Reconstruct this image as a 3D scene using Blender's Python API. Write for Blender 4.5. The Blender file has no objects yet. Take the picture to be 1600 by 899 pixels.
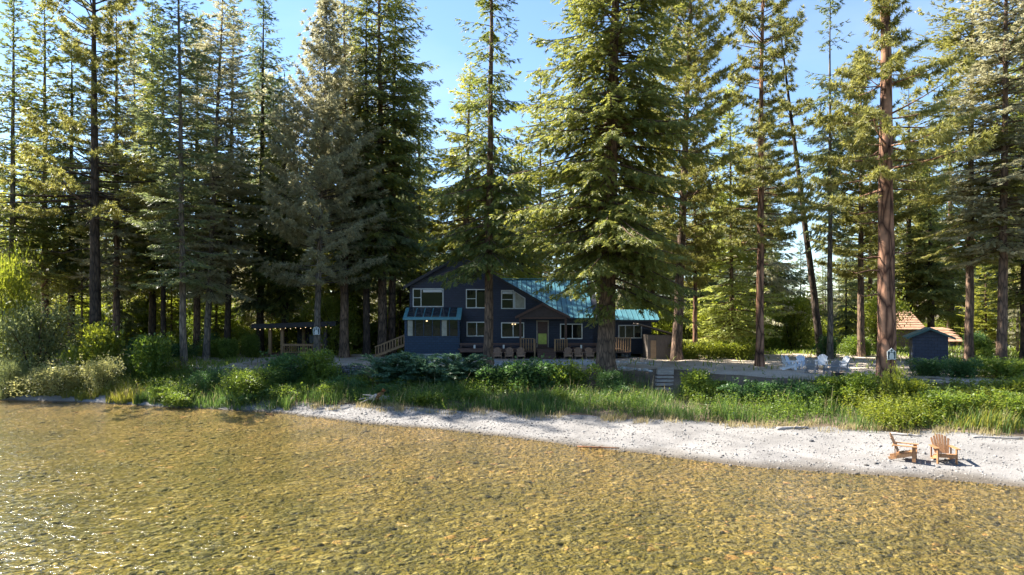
import bpy, math, random
import numpy as np
R_ = math.radians
C = bpy.context.scene.collection
scn = bpy.context.scene

# ------------------------------------------------------------------ camera, light, exposure
F, HZ, CAMH = 1067.0, 490.0, 5.8            # focal length in photo pixels, horizon row, camera height over the lake
cam = bpy.data.cameras.new('camera'); cam_o = bpy.data.objects.new('camera', cam); C.objects.link(cam_o)
cam.sensor_width = 36.0; cam.lens = 36.0 * F / 1600.0
cam.shift_y = (HZ - 449.5) / 1600.0
cam.clip_start = 0.1; cam.clip_end = 3000
cam_o.location = (0, 0, CAMH); cam_o.rotation_euler = (R_(90), 0, 0)
scn.camera = cam_o
SUN_AZ, SUN_EL = 66.0, 43.0                  # degrees left of the view, degrees up
w = bpy.data.worlds.new('World'); scn.world = w; w.use_nodes = True
wn, wl = w.node_tree.nodes, w.node_tree.links
bg = wn['Background']; bg.inputs['Strength'].default_value = 0.074
sky = wn.new('ShaderNodeTexSky'); sky.sky_type = 'NISHITA'; sky.sun_disc = False
sky.sun_elevation = R_(SUN_EL); sky.sun_rotation = R_(-SUN_AZ)
sky.air_density = 1.0; sky.dust_density = 0.0; sky.ozone_density = 4.0
tc = wn.new('ShaderNodeTexCoord'); mp = wn.new('ShaderNodeMapping'); mp.inputs['Scale'].default_value = (1.2, 1.2, 3.5)
nz = wn.new('ShaderNodeTexNoise'); nz.inputs['Scale'].default_value = 2.6; nz.inputs['Detail'].default_value = 7
rp = wn.new('ShaderNodeValToRGB'); rp.color_ramp.elements[0].position = 0.5; rp.color_ramp.elements[1].position = 0.8
rp.color_ramp.elements[0].color = (0, 0, 0, 1); rp.color_ramp.elements[1].color = (.12, .12, .12, 1)
mx = wn.new('ShaderNodeMix'); mx.data_type = 'RGBA'; mx.inputs['B'].default_value = (6.0, 6.1, 6.3, 1)
wl.new(tc.outputs['Generated'], mp.inputs['Vector']); wl.new(mp.outputs['Vector'], nz.inputs['Vector'])
wl.new(nz.outputs['Fac'], rp.inputs['Fac']); wl.new(rp.outputs['Color'], mx.inputs['Factor'])
wl.new(sky.outputs['Color'], mx.inputs['A']); wl.new(mx.outputs['Result'], bg.inputs['Color'])
sun = bpy.data.lights.new('sun', 'SUN'); sun.energy = 5.0; sun.angle = R_(0.53); sun.color = (1.0, 0.93, 0.82)
sun_o = bpy.data.objects.new('sun', sun); C.objects.link(sun_o)
sun_o.rotation_euler = (R_(90 - SUN_EL), 0, R_(180 + SUN_AZ)); sun_o.location = (-60, 20, 60)
vs = scn.view_settings; vs.view_transform = 'Standard'; vs.look = 'None'; vs.exposure = 2.0; vs.gamma = 1
scn.cycles.max_bounces = 9; scn.cycles.diffuse_bounces = 6; scn.cycles.glossy_bounces = 3
scn.cycles.transparent_max_bounces = 8; scn.cycles.transmission_bounces = 4
scn.cycles.caustics_reflective = False; scn.cycles.caustics_refractive = False
scn.cycles.use_denoising = True

# ------------------------------------------------------------------ materials
def new_mat(name):
    m = bpy.data.materials.new(name); m.use_nodes = True
    n, l = m.node_tree.nodes, m.node_tree.links
    return m, n, l, n['Principled BSDF'], n['Material Output']

def ramp(n, stops):
    r = n.new('ShaderNodeValToRGB'); e = r.color_ramp.elements
    while len(e) < len(stops): e.new(0.5)
    for i, (p, c) in enumerate(stops): e[i].position = p; e[i].color = (*c, 1)
    return r

def foliage(name, c1, c2, trans=0.35, rough=0.45, tcol=2.2, spec=.42):
    m, n, l, p, out = new_mat(name)
    g = n.new('ShaderNodeNewGeometry'); oi = n.new('ShaderNodeObjectInfo')
    a = n.new('ShaderNodeMath'); a.operation = 'MULTIPLY_ADD'; a.inputs[1].default_value = 0.35
    s = n.new('ShaderNodeMath'); s.operation = 'MULTIPLY'; s.inputs[1].default_value = 0.75
    l.new(g.outputs['Random Per Island'], s.inputs[0]); l.new(oi.outputs['Random'], a.inputs[0]); l.new(s.outputs[0], a.inputs[2])
    r = ramp(n, [(0, c1), (1, c2)]); l.new(a.outputs[0], r.inputs['Fac'])
    l.new(r.outputs['Color'], p.inputs['Base Color']); p.inputs['Roughness'].default_value = rough
    p.inputs['Specular IOR Level'].default_value = spec
    t = n.new('ShaderNodeBsdfTranslucent'); h = n.new('ShaderNodeHueSaturation')
    h.inputs['Value'].default_value = tcol; h.inputs['Saturation'].default_value = 1.1; h.inputs['Hue'].default_value = 0.488
    l.new(r.outputs['Color'], h.inputs['Color']); l.new(h.outputs['Color'], t.inputs['Color'])
    mi = n.new('ShaderNodeMixShader'); mi.inputs[0].default_value = trans
    l.new(p.outputs[0], mi.inputs[1]); l.new(t.outputs[0], mi.inputs[2]); l.new(mi.outputs[0], out.inputs['Surface'])
    return m

def plain(name, c, rough=0.7, var=0.25, scale=6.0, metal=0.0, spec=0.4, stretch=(1, 1, 1), bump=0.0, island=0.0):
    m, n, l, p, out = new_mat(name)
    t = n.new('ShaderNodeTexCoord'); mpn = n.new('ShaderNodeMapping'); mpn.inputs['Scale'].default_value = stretch
    no = n.new('ShaderNodeTexNoise'); no.inputs['Scale'].default_value = scale; no.inputs['Detail'].default_value = 6
    l.new(t.outputs['Object'], mpn.inputs['Vector']); l.new(mpn.outputs['Vector'], no.inputs['Vector'])
    lo = tuple(x * (1 - var) for x in c); hi = tuple(min(1, x * (1 + var)) for x in c)
    r = ramp(n, [(0.3, lo), (0.7, hi)]); l.new(no.outputs['Fac'], r.inputs['Fac'])
    src = r.outputs['Color']
    if island:
        g = n.new('ShaderNodeNewGeometry'); oi = n.new('ShaderNodeObjectInfo')
        ad = n.new('ShaderNodeMath'); ad.operation = 'ADD'; l.new(g.outputs['Random Per Island'], ad.inputs[0]); l.new(oi.outputs['Random'], ad.inputs[1])
        fr = n.new('ShaderNodeMath'); fr.operation = 'FRACT'; l.new(ad.outputs[0], fr.inputs[0])
        mr = n.new('ShaderNodeMapRange'); mr.inputs['To Min'].default_value = 1 - island; mr.inputs['To Max'].default_value = 1 + island
        l.new(fr.outputs[0], mr.inputs['Value'])
        h = n.new('ShaderNodeHueSaturation'); l.new(mr.outputs[0], h.inputs['Value']); l.new(src, h.inputs['Color']); src = h.outputs['Color']
    l.new(src, p.inputs['Base Color']); p.inputs['Roughness'].default_value = rough
    p.inputs['Metallic'].default_value = metal; p.inputs['Specular IOR Level'].default_value = spec
    if bump:
        b = n.new('ShaderNodeBump'); b.inputs['Strength'].default_value = bump; b.inputs['Distance'].default_value = 0.05
        l.new(no.outputs['Fac'], b.inputs['Height']); l.new(b.outputs[0], p.inputs['Normal'])
    return m

def bark(name, dark, light, plate=5.0):
    m, n, l, p, out = new_mat(name)
    t = n.new('ShaderNodeTexCoord'); mpn = n.new('ShaderNodeMapping'); mpn.inputs['Scale'].default_value = (1, 1, 0.22)
    no = n.new('ShaderNodeTexNoise'); no.inputs['Scale'].default_value = 3; no.inputs['Detail'].default_value = 5
    add = n.new('ShaderNodeMixRGB'); add.inputs[0].default_value = 0.12
    v = n.new('ShaderNodeTexVoronoi'); v.feature = 'DISTANCE_TO_EDGE'; v.inputs['Scale'].default_value = plate
    l.new(t.outputs['Object'], mpn.inputs['Vector']); l.new(mpn.outputs['Vector'], no.inputs['Vector'])
    l.new(mpn.outputs['Vector'], add.inputs[1]); l.new(no.outputs['Color'], add.inputs[2]); l.new(add.outputs[0], v.inputs['Vector'])
    r = ramp(n, [(0.0, dark), (0.10, tuple(a * .55 + b * .45 for a, b in zip(dark, light))), (0.22, tuple(b * .8 for b in light)), (0.45, light)])
    l.new(v.outputs['Distance'], r.inputs['Fac'])
    no2 = n.new('ShaderNodeTexNoise'); no2.inputs['Scale'].default_value = 1.3; no2.inputs['Detail'].default_value = 4
    l.new(t.outputs['Object'], no2.inputs['Vector'])
    r2 = ramp(n, [(0.35, (.55, .55, .55)), (0.65, (1.15, 1.1, 1.05))]); l.new(no2.outputs['Fac'], r2.inputs['Fac'])
    mul = n.new('ShaderNodeMixRGB'); mul.blend_type = 'MULTIPLY'; mul.inputs[0].default_value = 1
    l.new(r.outputs['Color'], mul.inputs[1]); l.new(r2.outputs['Color'], mul.inputs[2])
    l.new(mul.outputs[0], p.inputs['Base Color']); p.inputs['Roughness'].default_value = 0.9; p.inputs['Specular IOR Level'].default_value = 0.2
    b = n.new('ShaderNodeBump'); b.inputs['Strength'].default_value = 0.9; b.inputs['Distance'].default_value = 0.08
    l.new(v.outputs['Distance'], b.inputs['Height']); l.new(b.outputs[0], p.inputs['Normal'])
    return m

M = {}
M['fir'] = foliage('fir_needles', (0.065, 0.104, 0.030), (0.235, 0.237, 0.060), .42)
M['fir_bright'] = foliage('bright_fir_needles', (0.119, 0.150, 0.027), (0.301, 0.300, 0.061), 0.46)
M['fir_dark'] = foliage('dark_fir_needles', (0.062, 0.095, 0.045), (0.175, 0.198, 0.083), 0.38)
M['olive'] = foliage('olive_pine_needles', (0.159, 0.167, 0.099), (0.324, 0.308, 0.183), 0.42)
M['pine'] = foliage('pine_needles', (0.105, 0.123, 0.035), (0.272, 0.260, 0.078), 0.4)
M['young'] = foliage('young_fir_needles', (.170, .215, .055), (.330, .350, .110), 0.46)
M['leaf'] = foliage('shrub_leaves', (0.058, 0.111, 0.021), (0.176, 0.227, 0.042), 0.45)
M['leaf_dark'] = foliage('dark_shrub_leaves', (0.034, 0.087, 0.029), (0.085, 0.151, 0.046), 0.35)
M['leaf_bright'] = foliage('sunny_leaves', (.110, .150, .020), (.220, .240, .045), 0.45)
M['leaf_grey'] = foliage('grey_willow_leaves', (.110, .140, .052), (.215, .235, .100), 0.35)
M['juniper'] = foliage('juniper_needles', (0.046, 0.103, 0.069), (0.114, 0.190, 0.105), 0.3)
M['dry'] = foliage('dry_brush_twigs', (.170, .185, .065), (.330, .325, .135), 0.35)
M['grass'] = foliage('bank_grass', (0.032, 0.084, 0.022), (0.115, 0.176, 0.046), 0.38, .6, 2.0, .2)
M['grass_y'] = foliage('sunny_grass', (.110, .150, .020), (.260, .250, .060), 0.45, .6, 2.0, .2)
M['straw'] = foliage('dry_grass', (.22, .19, .09), (.36, .31, .17), 0.35, .6, 2.0, .2)
M['bark_pine'] = bark('ponderosa_bark', (.055, .028, .020), (.42, .235, .15), 3.2)
M['bark_fir'] = bark('fir_bark', (0.072, 0.051, 0.040), (0.272, 0.184, 0.128), 6.0)
M['bark_grey'] = bark('grey_bark', (0.072, 0.064, 0.054), (0.256, 0.216, 0.176), 6.0)
M['bark_dark'] = bark('dark_bark', (0.035, 0.029, 0.024), (0.120, 0.088, 0.067), 6.0)
M['concrete'] = plain('concrete', (.42, .43, .44), .85, .15, 1.2, bump=.2)
M['navy'] = None
M['deckwood'] = plain('brown_deck_stain', (.105, .060, .048), .7, .25, 5, stretch=(1, 6, 6))
M['cedar'] = plain('weathered_cedar', (.33, .20, .10), .65, .22, 5, stretch=(6, 6, 1), island=.15)
M['cedar_new'] = plain('oiled_cedar', (.36, .185, .082), .55, .35, 14, stretch=(4, 4, .6), island=.3)
M['brownchair'] = plain('brown_chair_paint', (.30, .185, .125), .6, .15, 6, island=.1)
M['whitechair'] = plain('white_chair_plastic', (.70, .72, .74), .45, .05, 6)
M['bluechair'] = plain('pale_blue_chair_plastic', (.52, .60, .70), .45, .05, 6)
M['greychair'] = plain('grey_chair_plastic', (.27, .27, .285), .5, .08, 6)
M['teal'] = plain('teal_metal_roof', (.058, .175, .215), .5, .14, .8, spec=.5, stretch=(3, .5, 1), island=.1)
M['teal_trim'] = plain('teal_trim', (.12, .30, .34), .45, .1, 3)
M['darkteal'] = plain('dark_green_roof', (.028, .075, .075), .5, .15, 3)
M['frame'] = plain('white_window_frame', (.66, .65, .62), .5, .06, 4)
M['black'] = plain('dark_fascia', (.013, .014, .019), .6, .2, 3)
M['post'] = plain('dark_post_stain', (.055, .038, .036), .6, .2, 4)
M['panel'] = plain('grey_privacy_panel', (.22, .24, .28), .6, .1, 3)
M['skylight'] = plain('skylight_glass', (.035, .042, .05), .1, .2, 2, spec=.6)
M['tan'] = plain('tan_plywood', (.40, .26, .15), .7, .15, 3)
M['greywood'] = plain('grey_barn_wood', (.16, .13, .105), .8, .25, 3, stretch=(8, 8, 1))
M['rustroof'] = plain('tan_shake_roof', (.46, .27, .17), .75, .3, 2.5, stretch=(1, 3, 1))
M['tread'] = plain('dusty_wooden_treads', (.36, .31, .26), .85, .2, 4)
M['drift'] = plain('driftwood', (.34, .31, .28), .85, .25, 5, stretch=(1, 1, 4), bump=.3)
M['redwood'] = plain('rotten_red_wood', (.20, .085, .035), .85, .3, 6)
M['rock'] = plain('pale_rock', (.40, .39, .37), .85, .25, 3, bump=.4, island=.35)
M['darkrock'] = plain('dark_wall_stone', (.13, .13, .135), .85, .3, 3, bump=.4, island=.4)
M['signwhite'] = plain('painted_sign_white', (.58, .60, .58), .55, .08, 6)
M['signdark'] = plain('painted_sign_dark', (.03, .05, .055), .55, .15, 6)
M['curtain'] = plain('pale_curtain', (.40, .36, .28), .8, .2, 4)
M['yellow'] = plain('door_glass_painted_reflection', (.48, .52, .10), .3, .15, 5)  # yellow-green reflection in the door glass, painted as its base colour
M['litter'] = plain('brown_litter', (.12, .085, .06), .95, .35, 2, bump=.4)

def navy(name, k):
    m, n, l, p, out = new_mat(name)
    t = n.new('ShaderNodeTexCoord'); br = n.new('ShaderNodeTexBrick'); mp_ = n.new('ShaderNodeMapping')
    mp_.inputs['Rotation'].default_value = (R_(90), 0, 0)
    br.inputs['Scale'].default_value = 1.0; br.inputs['Brick Width'].default_value = .35; br.inputs['Row Height'].default_value = .2
    br.inputs['Mortar Size'].default_value = .012; br.inputs['Color1'].default_value = (.0085 * k[0], .0150 * k[1], .034 * k[2], 1)
    br.inputs['Color2'].default_value = (.0125 * k[0], .0205 * k[1], .043 * k[2], 1); br.inputs['Mortar'].default_value = (.004, .007, .015, 1)
    l.new(t.outputs['Object'], mp_.inputs['Vector']); l.new(mp_.outputs[0], br.inputs['Vector'])
    l.new(br.outputs['Color'], p.inputs['Base Color']); p.inputs['Roughness'].default_value = .6
    b = n.new('ShaderNodeBump'); b.inputs['Strength'].default_value = .6; b.inputs['Distance'].default_value = .03; b.invert = True
    l.new(br.outputs['Fac'], b.inputs['Height']); l.new(b.outputs[0], p.inputs['Normal'])
    return m
M['navy'] = navy('navy_shingle_siding', (1.35, 1.3, 1.25)); M['blue'] = navy('blue_shingle_siding', (1.2, 2.1, 2.0))

def glass():
    m, n, l, p, out = new_mat('window_glass')
    p.inputs['Base Color'].default_value = (.008, .010, .009, 1); p.inputs['Roughness'].default_value = .03
    p.inputs['Specular IOR Level'].default_value = .4
    t = n.new('ShaderNodeTexCoord'); no = n.new('ShaderNodeTexNoise'); no.inputs['Scale'].default_value = .9
    l.new(t.outputs['Object'], no.inputs['Vector'])
    b = n.new('ShaderNodeBump'); b.inputs['Strength'].default_value = .06; b.inputs['Distance'].default_value = .1
    l.new(no.outputs['Fac'], b.inputs['Height']); l.new(b.outputs[0], p.inputs['Normal'])
    return m
M['glass'] = glass()

def emit(name, c, s):
    m, n, l, p, out = new_mat(name)
    p.inputs['Base Color'].default_value = (*c, 1); p.inputs['Emission Color'].default_value = (*c, 1); p.inputs['Emission Strength'].default_value = s
    return m
M['bulb'] = emit('warm_bulb', (1.0, .72, .38), .6)

def shallow(n, l, col):                                                  # browner, less algae in shallows; light lost in deep water painted into colour
    g = n.new('ShaderNodeNewGeometry'); sx = n.new('ShaderNodeSeparateXYZ'); l.new(g.outputs['Position'], sx.inputs[0])
    mr = n.new('ShaderNodeMapRange'); mr.inputs['From Min'].default_value = -1.0; mr.inputs['From Max'].default_value = -.08; l.new(sx.outputs['Z'], mr.inputs['Value'])
    mm = n.new('ShaderNodeMixRGB'); mm.blend_type = 'MULTIPLY'; mm.inputs[2].default_value = (1.6, 1.32, 2.1, 1); l.new(mr.outputs[0], mm.inputs[0]); l.new(col, mm.inputs[1])
    an = n.new('ShaderNodeTexNoise'); an.inputs['Scale'].default_value = .35; an.inputs['Detail'].default_value = 5; l.new(g.outputs['Position'], an.inputs['Vector'])
    ar = ramp(n, [(.35, (.72, .76, .70)), (.65, (1.2, 1.15, 1.12))]); l.new(an.outputs['Fac'], ar.inputs['Fac'])
    m3 = n.new('ShaderNodeMixRGB'); m3.blend_type = 'MULTIPLY'; m3.inputs[0].default_value = 1; l.new(mm.outputs[0], m3.inputs[1]); l.new(ar.outputs['Color'], m3.inputs[2])
    return m3.outputs[0]

def wet(n, l, col):                                                      # gravel soaked along the waterline
    g = n.new('ShaderNodeNewGeometry'); sx = n.new('ShaderNodeSeparateXYZ'); l.new(g.outputs['Position'], sx.inputs[0])
    mr = n.new('ShaderNodeMapRange'); mr.inputs['From Min'].default_value = .02; mr.inputs['From Max'].default_value = .10; mr.inputs['To Min'].default_value = 1; mr.inputs['To Max'].default_value = 0
    l.new(sx.outputs['Z'], mr.inputs['Value'])
    mm = n.new('ShaderNodeMixRGB'); mm.blend_type = 'MULTIPLY'; mm.inputs[2].default_value = (.5, .44, .36, 1); l.new(mr.outputs[0], mm.inputs[0]); l.new(col, mm.inputs[1])
    return mm.outputs[0]

def stones_mat(name, stops, rough, bump=.0, water_hue=False):
    m, n, l, p, out = new_mat(name)
    g = n.new('ShaderNodeNewGeometry'); r = ramp(n, stops); l.new(g.outputs['Random Per Island'], r.inputs['Fac'])
    t = n.new('ShaderNodeTexCoord'); no = n.new('ShaderNodeTexNoise'); no.inputs['Scale'].default_value = 14; no.inputs['Detail'].default_value = 4
    l.new(t.outputs['Object'], no.inputs['Vector'])
    r2 = ramp(n, [(.3, (.65, .65, .65)), (.7, (1.2, 1.2, 1.2))]); l.new(no.outputs['Fac'], r2.inputs['Fac'])
    mul = n.new('ShaderNodeMixRGB'); mul.blend_type = 'MULTIPLY'; mul.inputs[0].default_value = 1
    l.new(r.outputs['Color'], mul.inputs[1]); l.new(r2.outputs['Color'], mul.inputs[2])
    l.new(shallow(n, l, mul.outputs[0]) if water_hue else wet(n, l, mul.outputs[0]) if name in ('beach_gravel', 'beach_pebbles') else mul.outputs[0], p.inputs['Base Color']); p.inputs['Roughness'].default_value = rough
    return m
M['bedstones'] = stones_mat('algae_covered_stones', [(0, (.098, .090, .028)), (.15, (.138, .124, .036)), (.6, (.212, .188, .056)), (.9, (.33, .285, .10)), (1, (.36, .225, .07))], .8, water_hue=True)
M['pebbles'] = stones_mat('beach_pebbles', [(0, (.05, .045, .04)), (.14, (.11, .10, .095)), (.26, (.19, .18, .17)), (.8, (.28, .27, .255)), (1, (.33, .31, .285))], .85)

def ground_mat(name, cols, scale, fine, rough=.95, bump=.5, water_hue=False):
    m, n, l, p, out = new_mat(name)
    t = n.new('ShaderNodeTexCoord')
    a = n.new('ShaderNodeTexNoise'); a.inputs['Scale'].default_value = scale; a.inputs['Detail'].default_value = 6; a.inputs['Roughness'].default_value = .65
    b = n.new('ShaderNodeTexNoise'); b.inputs['Scale'].default_value = fine; b.inputs['Detail'].default_value = 3
    for x in (a, b): l.new(t.outputs['Object'], x.inputs['Vector'])
    r = ramp(n, [(.3 + .4 * i / (len(cols) - 1), c) for i, c in enumerate(cols)]); l.new(a.outputs['Fac'], r.inputs['Fac'])
    r2 = ramp(n, [(.3, (.6, .6, .6)), (.7, (1.25, 1.25, 1.25))]); l.new(b.outputs['Fac'], r2.inputs['Fac'])
    mul = n.new('ShaderNodeMixRGB'); mul.blend_type = 'MULTIPLY'; mul.inputs[0].default_value = .8
    l.new(r.outputs['Color'], mul.inputs[1]); l.new(r2.outputs['Color'], mul.inputs[2])
    l.new(shallow(n, l, mul.outputs[0]) if water_hue else wet(n, l, mul.outputs[0]) if name in ('beach_gravel', 'beach_pebbles') else mul.outputs[0], p.inputs['Base Color']); p.inputs['Roughness'].default_value = rough; p.inputs['Specular IOR Level'].default_value = .2
    bp = n.new('ShaderNodeBump'); bp.inputs['Strength'].default_value = bump; bp.inputs['Distance'].default_value = .05
    l.new(b.outputs['Fac'], bp.inputs['Height']); l.new(bp.outputs[0], p.inputs['Normal'])
    return m
M['beach'] = ground_mat('beach_gravel', [(.15, .142, .135), (.225, .215, .205), (.28, .268, .255)], .45, 30)
M['bank'] = ground_mat('bank_soil', [(.09, .065, .045), (.16, .12, .085), (.22, .17, .12)], .7, 12)
M['yard'] = ground_mat('yard_gravel', [(.28, .21, .15), (.44, .365, .29), (.52, .46, .39)], .35, 14)
M['forest'] = ground_mat('forest_litter', [(.05, .06, .025), (.11, .085, .055), (.17, .13, .085)], .4, 10)
M['bed'] = ground_mat('lake_bed_silt', [(.142, .124, .036), (.195, .168, .049), (.25, .21, .068)], .6, 9, water_hue=True)

def water():
    m, n, l, p, out = new_mat('clear_lake_water'); n.remove(p)
    t = n.new('ShaderNodeTexCoord'); mp_ = n.new('ShaderNodeMapping'); mp_.inputs['Scale'].default_value = (1, 1.25, 1)
    a = n.new('ShaderNodeTexNoise'); a.inputs['Scale'].default_value = 2.6; a.inputs['Detail'].default_value = 5; a.inputs['Roughness'].default_value = .55
    a.inputs['Distortion'].default_value = .8
    l.new(t.outputs['Object'], mp_.inputs['Vector']); l.new(mp_.outputs[0], a.inputs['Vector'])
    b = n.new('ShaderNodeBump'); b.inputs['Strength'].default_value = .75; b.inputs['Distance'].default_value = .11
    a2 = n.new('ShaderNodeTexNoise'); a2.inputs['Scale'].default_value = 8.5; a2.inputs['Detail'].default_value = 3; l.new(mp_.outputs[0], a2.inputs['Vector'])
    ad = n.new('ShaderNodeMath'); ad.operation = 'MULTIPLY_ADD'; ad.inputs[1].default_value = .22; l.new(a2.outputs['Fac'], ad.inputs[0]); l.new(a.outputs['Fac'], ad.inputs[2])
    l.new(ad.outputs[0], b.inputs['Height'])
    fr = n.new('ShaderNodeFresnel'); fr.inputs['IOR'].default_value = 1.33; l.new(b.outputs[0], fr.inputs['Normal'])
    tr = n.new('ShaderNodeBsdfTransparent'); tr.inputs['Color'].default_value = (.97, .945, .76, 1)
    gl = n.new('ShaderNodeBsdfGlossy'); gl.inputs['Roughness'].default_value = .14; gl.inputs['Color'].default_value = (1, 1, 1, 1)
    l.new(b.outputs[0], gl.inputs['Normal'])
    mi = n.new('ShaderNodeMixShader'); l.new(fr.outputs[0], mi.inputs[0]); l.new(tr.outputs[0], mi.inputs[1]); l.new(gl.outputs[0], mi.inputs[2])
    l.new(mi.outputs[0], out.inputs['Surface'])
    return m
M['water'] = water()

# ------------------------------------------------------------------ mesh helpers
def link(name, me, parent=None, mats=()):
    o = bpy.data.objects.new(name, me); C.objects.link(o)
    for m in mats: me.materials.append(m)
    if parent is not None: o.parent = parent
    return o

def np_mesh(name, v, tris, smooth=False):
    me = bpy.data.meshes.new(name); v = np.asarray(v, np.float32); t = np.asarray(tris, np.int32); k = t.shape[1]
    me.vertices.add(len(v)); me.vertices.foreach_set('co', v.ravel())
    me.loops.add(t.size); me.loops.foreach_set('vertex_index', t.ravel())
    me.polygons.add(len(t)); me.polygons.foreach_set('loop_start', np.arange(0, t.size, k, dtype=np.int32))
    me.polygons.foreach_set('loop_total', np.full(len(t), k, np.int32))
    if smooth: me.polygons.foreach_set('use_smooth', np.ones(len(t), bool))
    me.update(calc_edges=True); return me

class MB:
    def __init__(s): s.v, s.f, s.smooth = [], [], False
    def add(s, vs_, fs):
        b = len(s.v); s.v += [tuple(p) for p in vs_]; s.f += [tuple(b + i for i in f) for f in fs]; return s
    def box(s, x0, x1, y0, y1, z0, z1):
        return s.add([(x0, y0, z0), (x1, y0, z0), (x1, y1, z0), (x0, y1, z0), (x0, y0, z1), (x1, y0, z1), (x1, y1, z1), (x0, y1, z1)],
                     [(0, 3, 2, 1), (4, 5, 6, 7), (0, 1, 5, 4), (1, 2, 6, 5), (2, 3, 7, 6), (3, 0, 4, 7)])
    def bar(s, p0, p1, wd, ht, up=(0, 0, 1)):
        p0, p1, up = np.array(p0, float), np.array(p1, float), np.array(up, float)
        d = (p1 - p0) / np.linalg.norm(p1 - p0); sd = np.cross(d, up); sd /= np.linalg.norm(sd); u = np.cross(sd, d)
        q = [p + a * sd * wd / 2 + b * u * ht / 2 for p in (p0, p1) for a, b in ((-1, -1), (1, -1), (1, 1), (-1, 1))]
        return s.add(q, [(0, 1, 2, 3), (7, 6, 5, 4), (0, 4, 5, 1), (1, 5, 6, 2), (2, 6, 7, 3), (3, 7, 4, 0)])
    def prism(s, poly, ext):
        n = len(poly); e = np.array(ext, float); a = [np.array(p, float) for p in poly]
        return s.add(a + [p + e for p in a], [tuple(range(n - 1, -1, -1)), tuple(range(n, 2 * n))] + [(i, (i + 1) % n, n + (i + 1) % n, n + i) for i in range(n)])
    def tube(s, pts, rad, k=8, cap=True):
        pts = [np.array(p, float) for p in pts]; n = len(pts); ring = []
        for i, p in enumerate(pts):
            d = pts[min(i + 1, n - 1)] - pts[max(i - 1, 0)]; d /= np.linalg.norm(d) + 1e-9
            ref = np.array((0, 0, 1.)) if abs(d[2]) < .8 else np.array((1., 0, 0))
            a = np.cross(d, ref); a /= np.linalg.norm(a); b = np.cross(d, a)
            for j in range(k):
                t = 2 * math.pi * j / k; ring.append(p + rad[i] * (math.cos(t) * a + math.sin(t) * b))
        fs = [(i * k + j, i * k + (j + 1) % k, (i + 1) * k + (j + 1) % k, (i + 1) * k + j) for i in range(n - 1) for j in range(k)]
        if cap: fs += [tuple(range(k - 1, -1, -1)), tuple(range((n - 1) * k, n * k))]
        return s.add(ring, fs)
    def build(s, name, mat, parent=None, origin=(0, 0, 0)):
        me = bpy.data.meshes.new(name); ox, oy, oz = origin
        me.from_pydata([(x - ox, y - oy, z - oz) for x, y, z in s.v], [], s.f); me.update()
        if s.smooth: me.polygons.foreach_set('use_smooth', np.ones(len(me.polygons), bool))
        return link(name, me, parent, [mat])

def tag(o, label=None, cat=None, group=None, kind=None):
    if label: o['label'] = label
    if cat: o['category'] = cat
    if group: o['group'] = group
    if kind: o['kind'] = kind
    return o

def thing(name, loc, label, cat, group=None, rz=0.0):
    o = bpy.data.objects.new(name, None); C.objects.link(o); o.location = loc; o.rotation_euler.z = rz
    o.empty_display_size = .3
    return tag(o, label, cat, group)

def dup(root, loc=None, rz=None, label=None, group=None, mat=None):
    def cp(o, parent):
        c = o.copy(); C.objects.link(c); c.parent = parent
        if mat is not None and c.type == 'MESH':
            c.material_slots[0].link = 'OBJECT'; c.material_slots[0].material = mat
        for ch in o.children: cp(ch, c)
        return c
    r = cp(root, None)
    if loc is not None: r.location = loc
    if rz is not None: r.rotation_euler.z = rz
    if label: r['label'] = label
    if group: r['group'] = group
    return r

# ------------------------------------------------------------------ terrain
SX = [-300, -120, -60, -34.4, -26.9, -19.6, -13.5, -8.2, -3.2, 1.4, 5.3, 9.5, 13.7, 17.2, 26, 60, 300]
SY = [60, 54, 48.5, 45.8, 44.2, 41.8, 39.9, 36.4, 34, 30.9, 28.5, 25.5, 24.3, 22.9, 20.5, 16, 16]
BX = [-300, -60, -34.4, -26.9, -19.6, -14, -8.5, -3.4, 1.7, 6.5, 12.2, 17.6, 22.5, 34, 80, 300]
BY = [61, 49.4, 46.6, 45.3, 43.2, 41.6, 39.6, 37.6, 36.2, 34.6, 32.6, 31.2, 29.8, 26, 24, 24]
LX = [-300, -60, -30, -20, -12, -4, 4, 9, 12, 16, 22, 34, 300]
LY = [63, 51.0, 47.6, 45.6, 44.5, 43.8, 43.5, 44.2, 38.5, 34.2, 31.6, 28.6, 28]
TX = [-300, -60, -30, -20, -10, 0, 7, 11, 13.5, 16, 22, 30, 40, 300]
TY = [66, 54, 50.5, 48.5, 47.5, 47.2, 47.2, 48.5, 43.8, 41.0, 38.6, 36.5, 35, 35]
def wob(x, s, a): return a * (np.sin(x * 1.3 + s) * .5 + np.sin(x * .47 + 2 * s) * .7 + np.sin(x * 3.1 + 3 * s) * .25)
def curves(x):
    S = np.interp(x, SX, SY) + wob(x, 1, .14)
    B = np.maximum(np.interp(x, BX, BY) + wob(x, 2, .3), S + .5)
    L = np.maximum(np.interp(x, LX, LY) + wob(x, 3, .25), B + .8)
    T = np.maximum(np.interp(x, TX, TY) + wob(x, 4, .25), L + 2)
    return S, B, L, T
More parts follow.
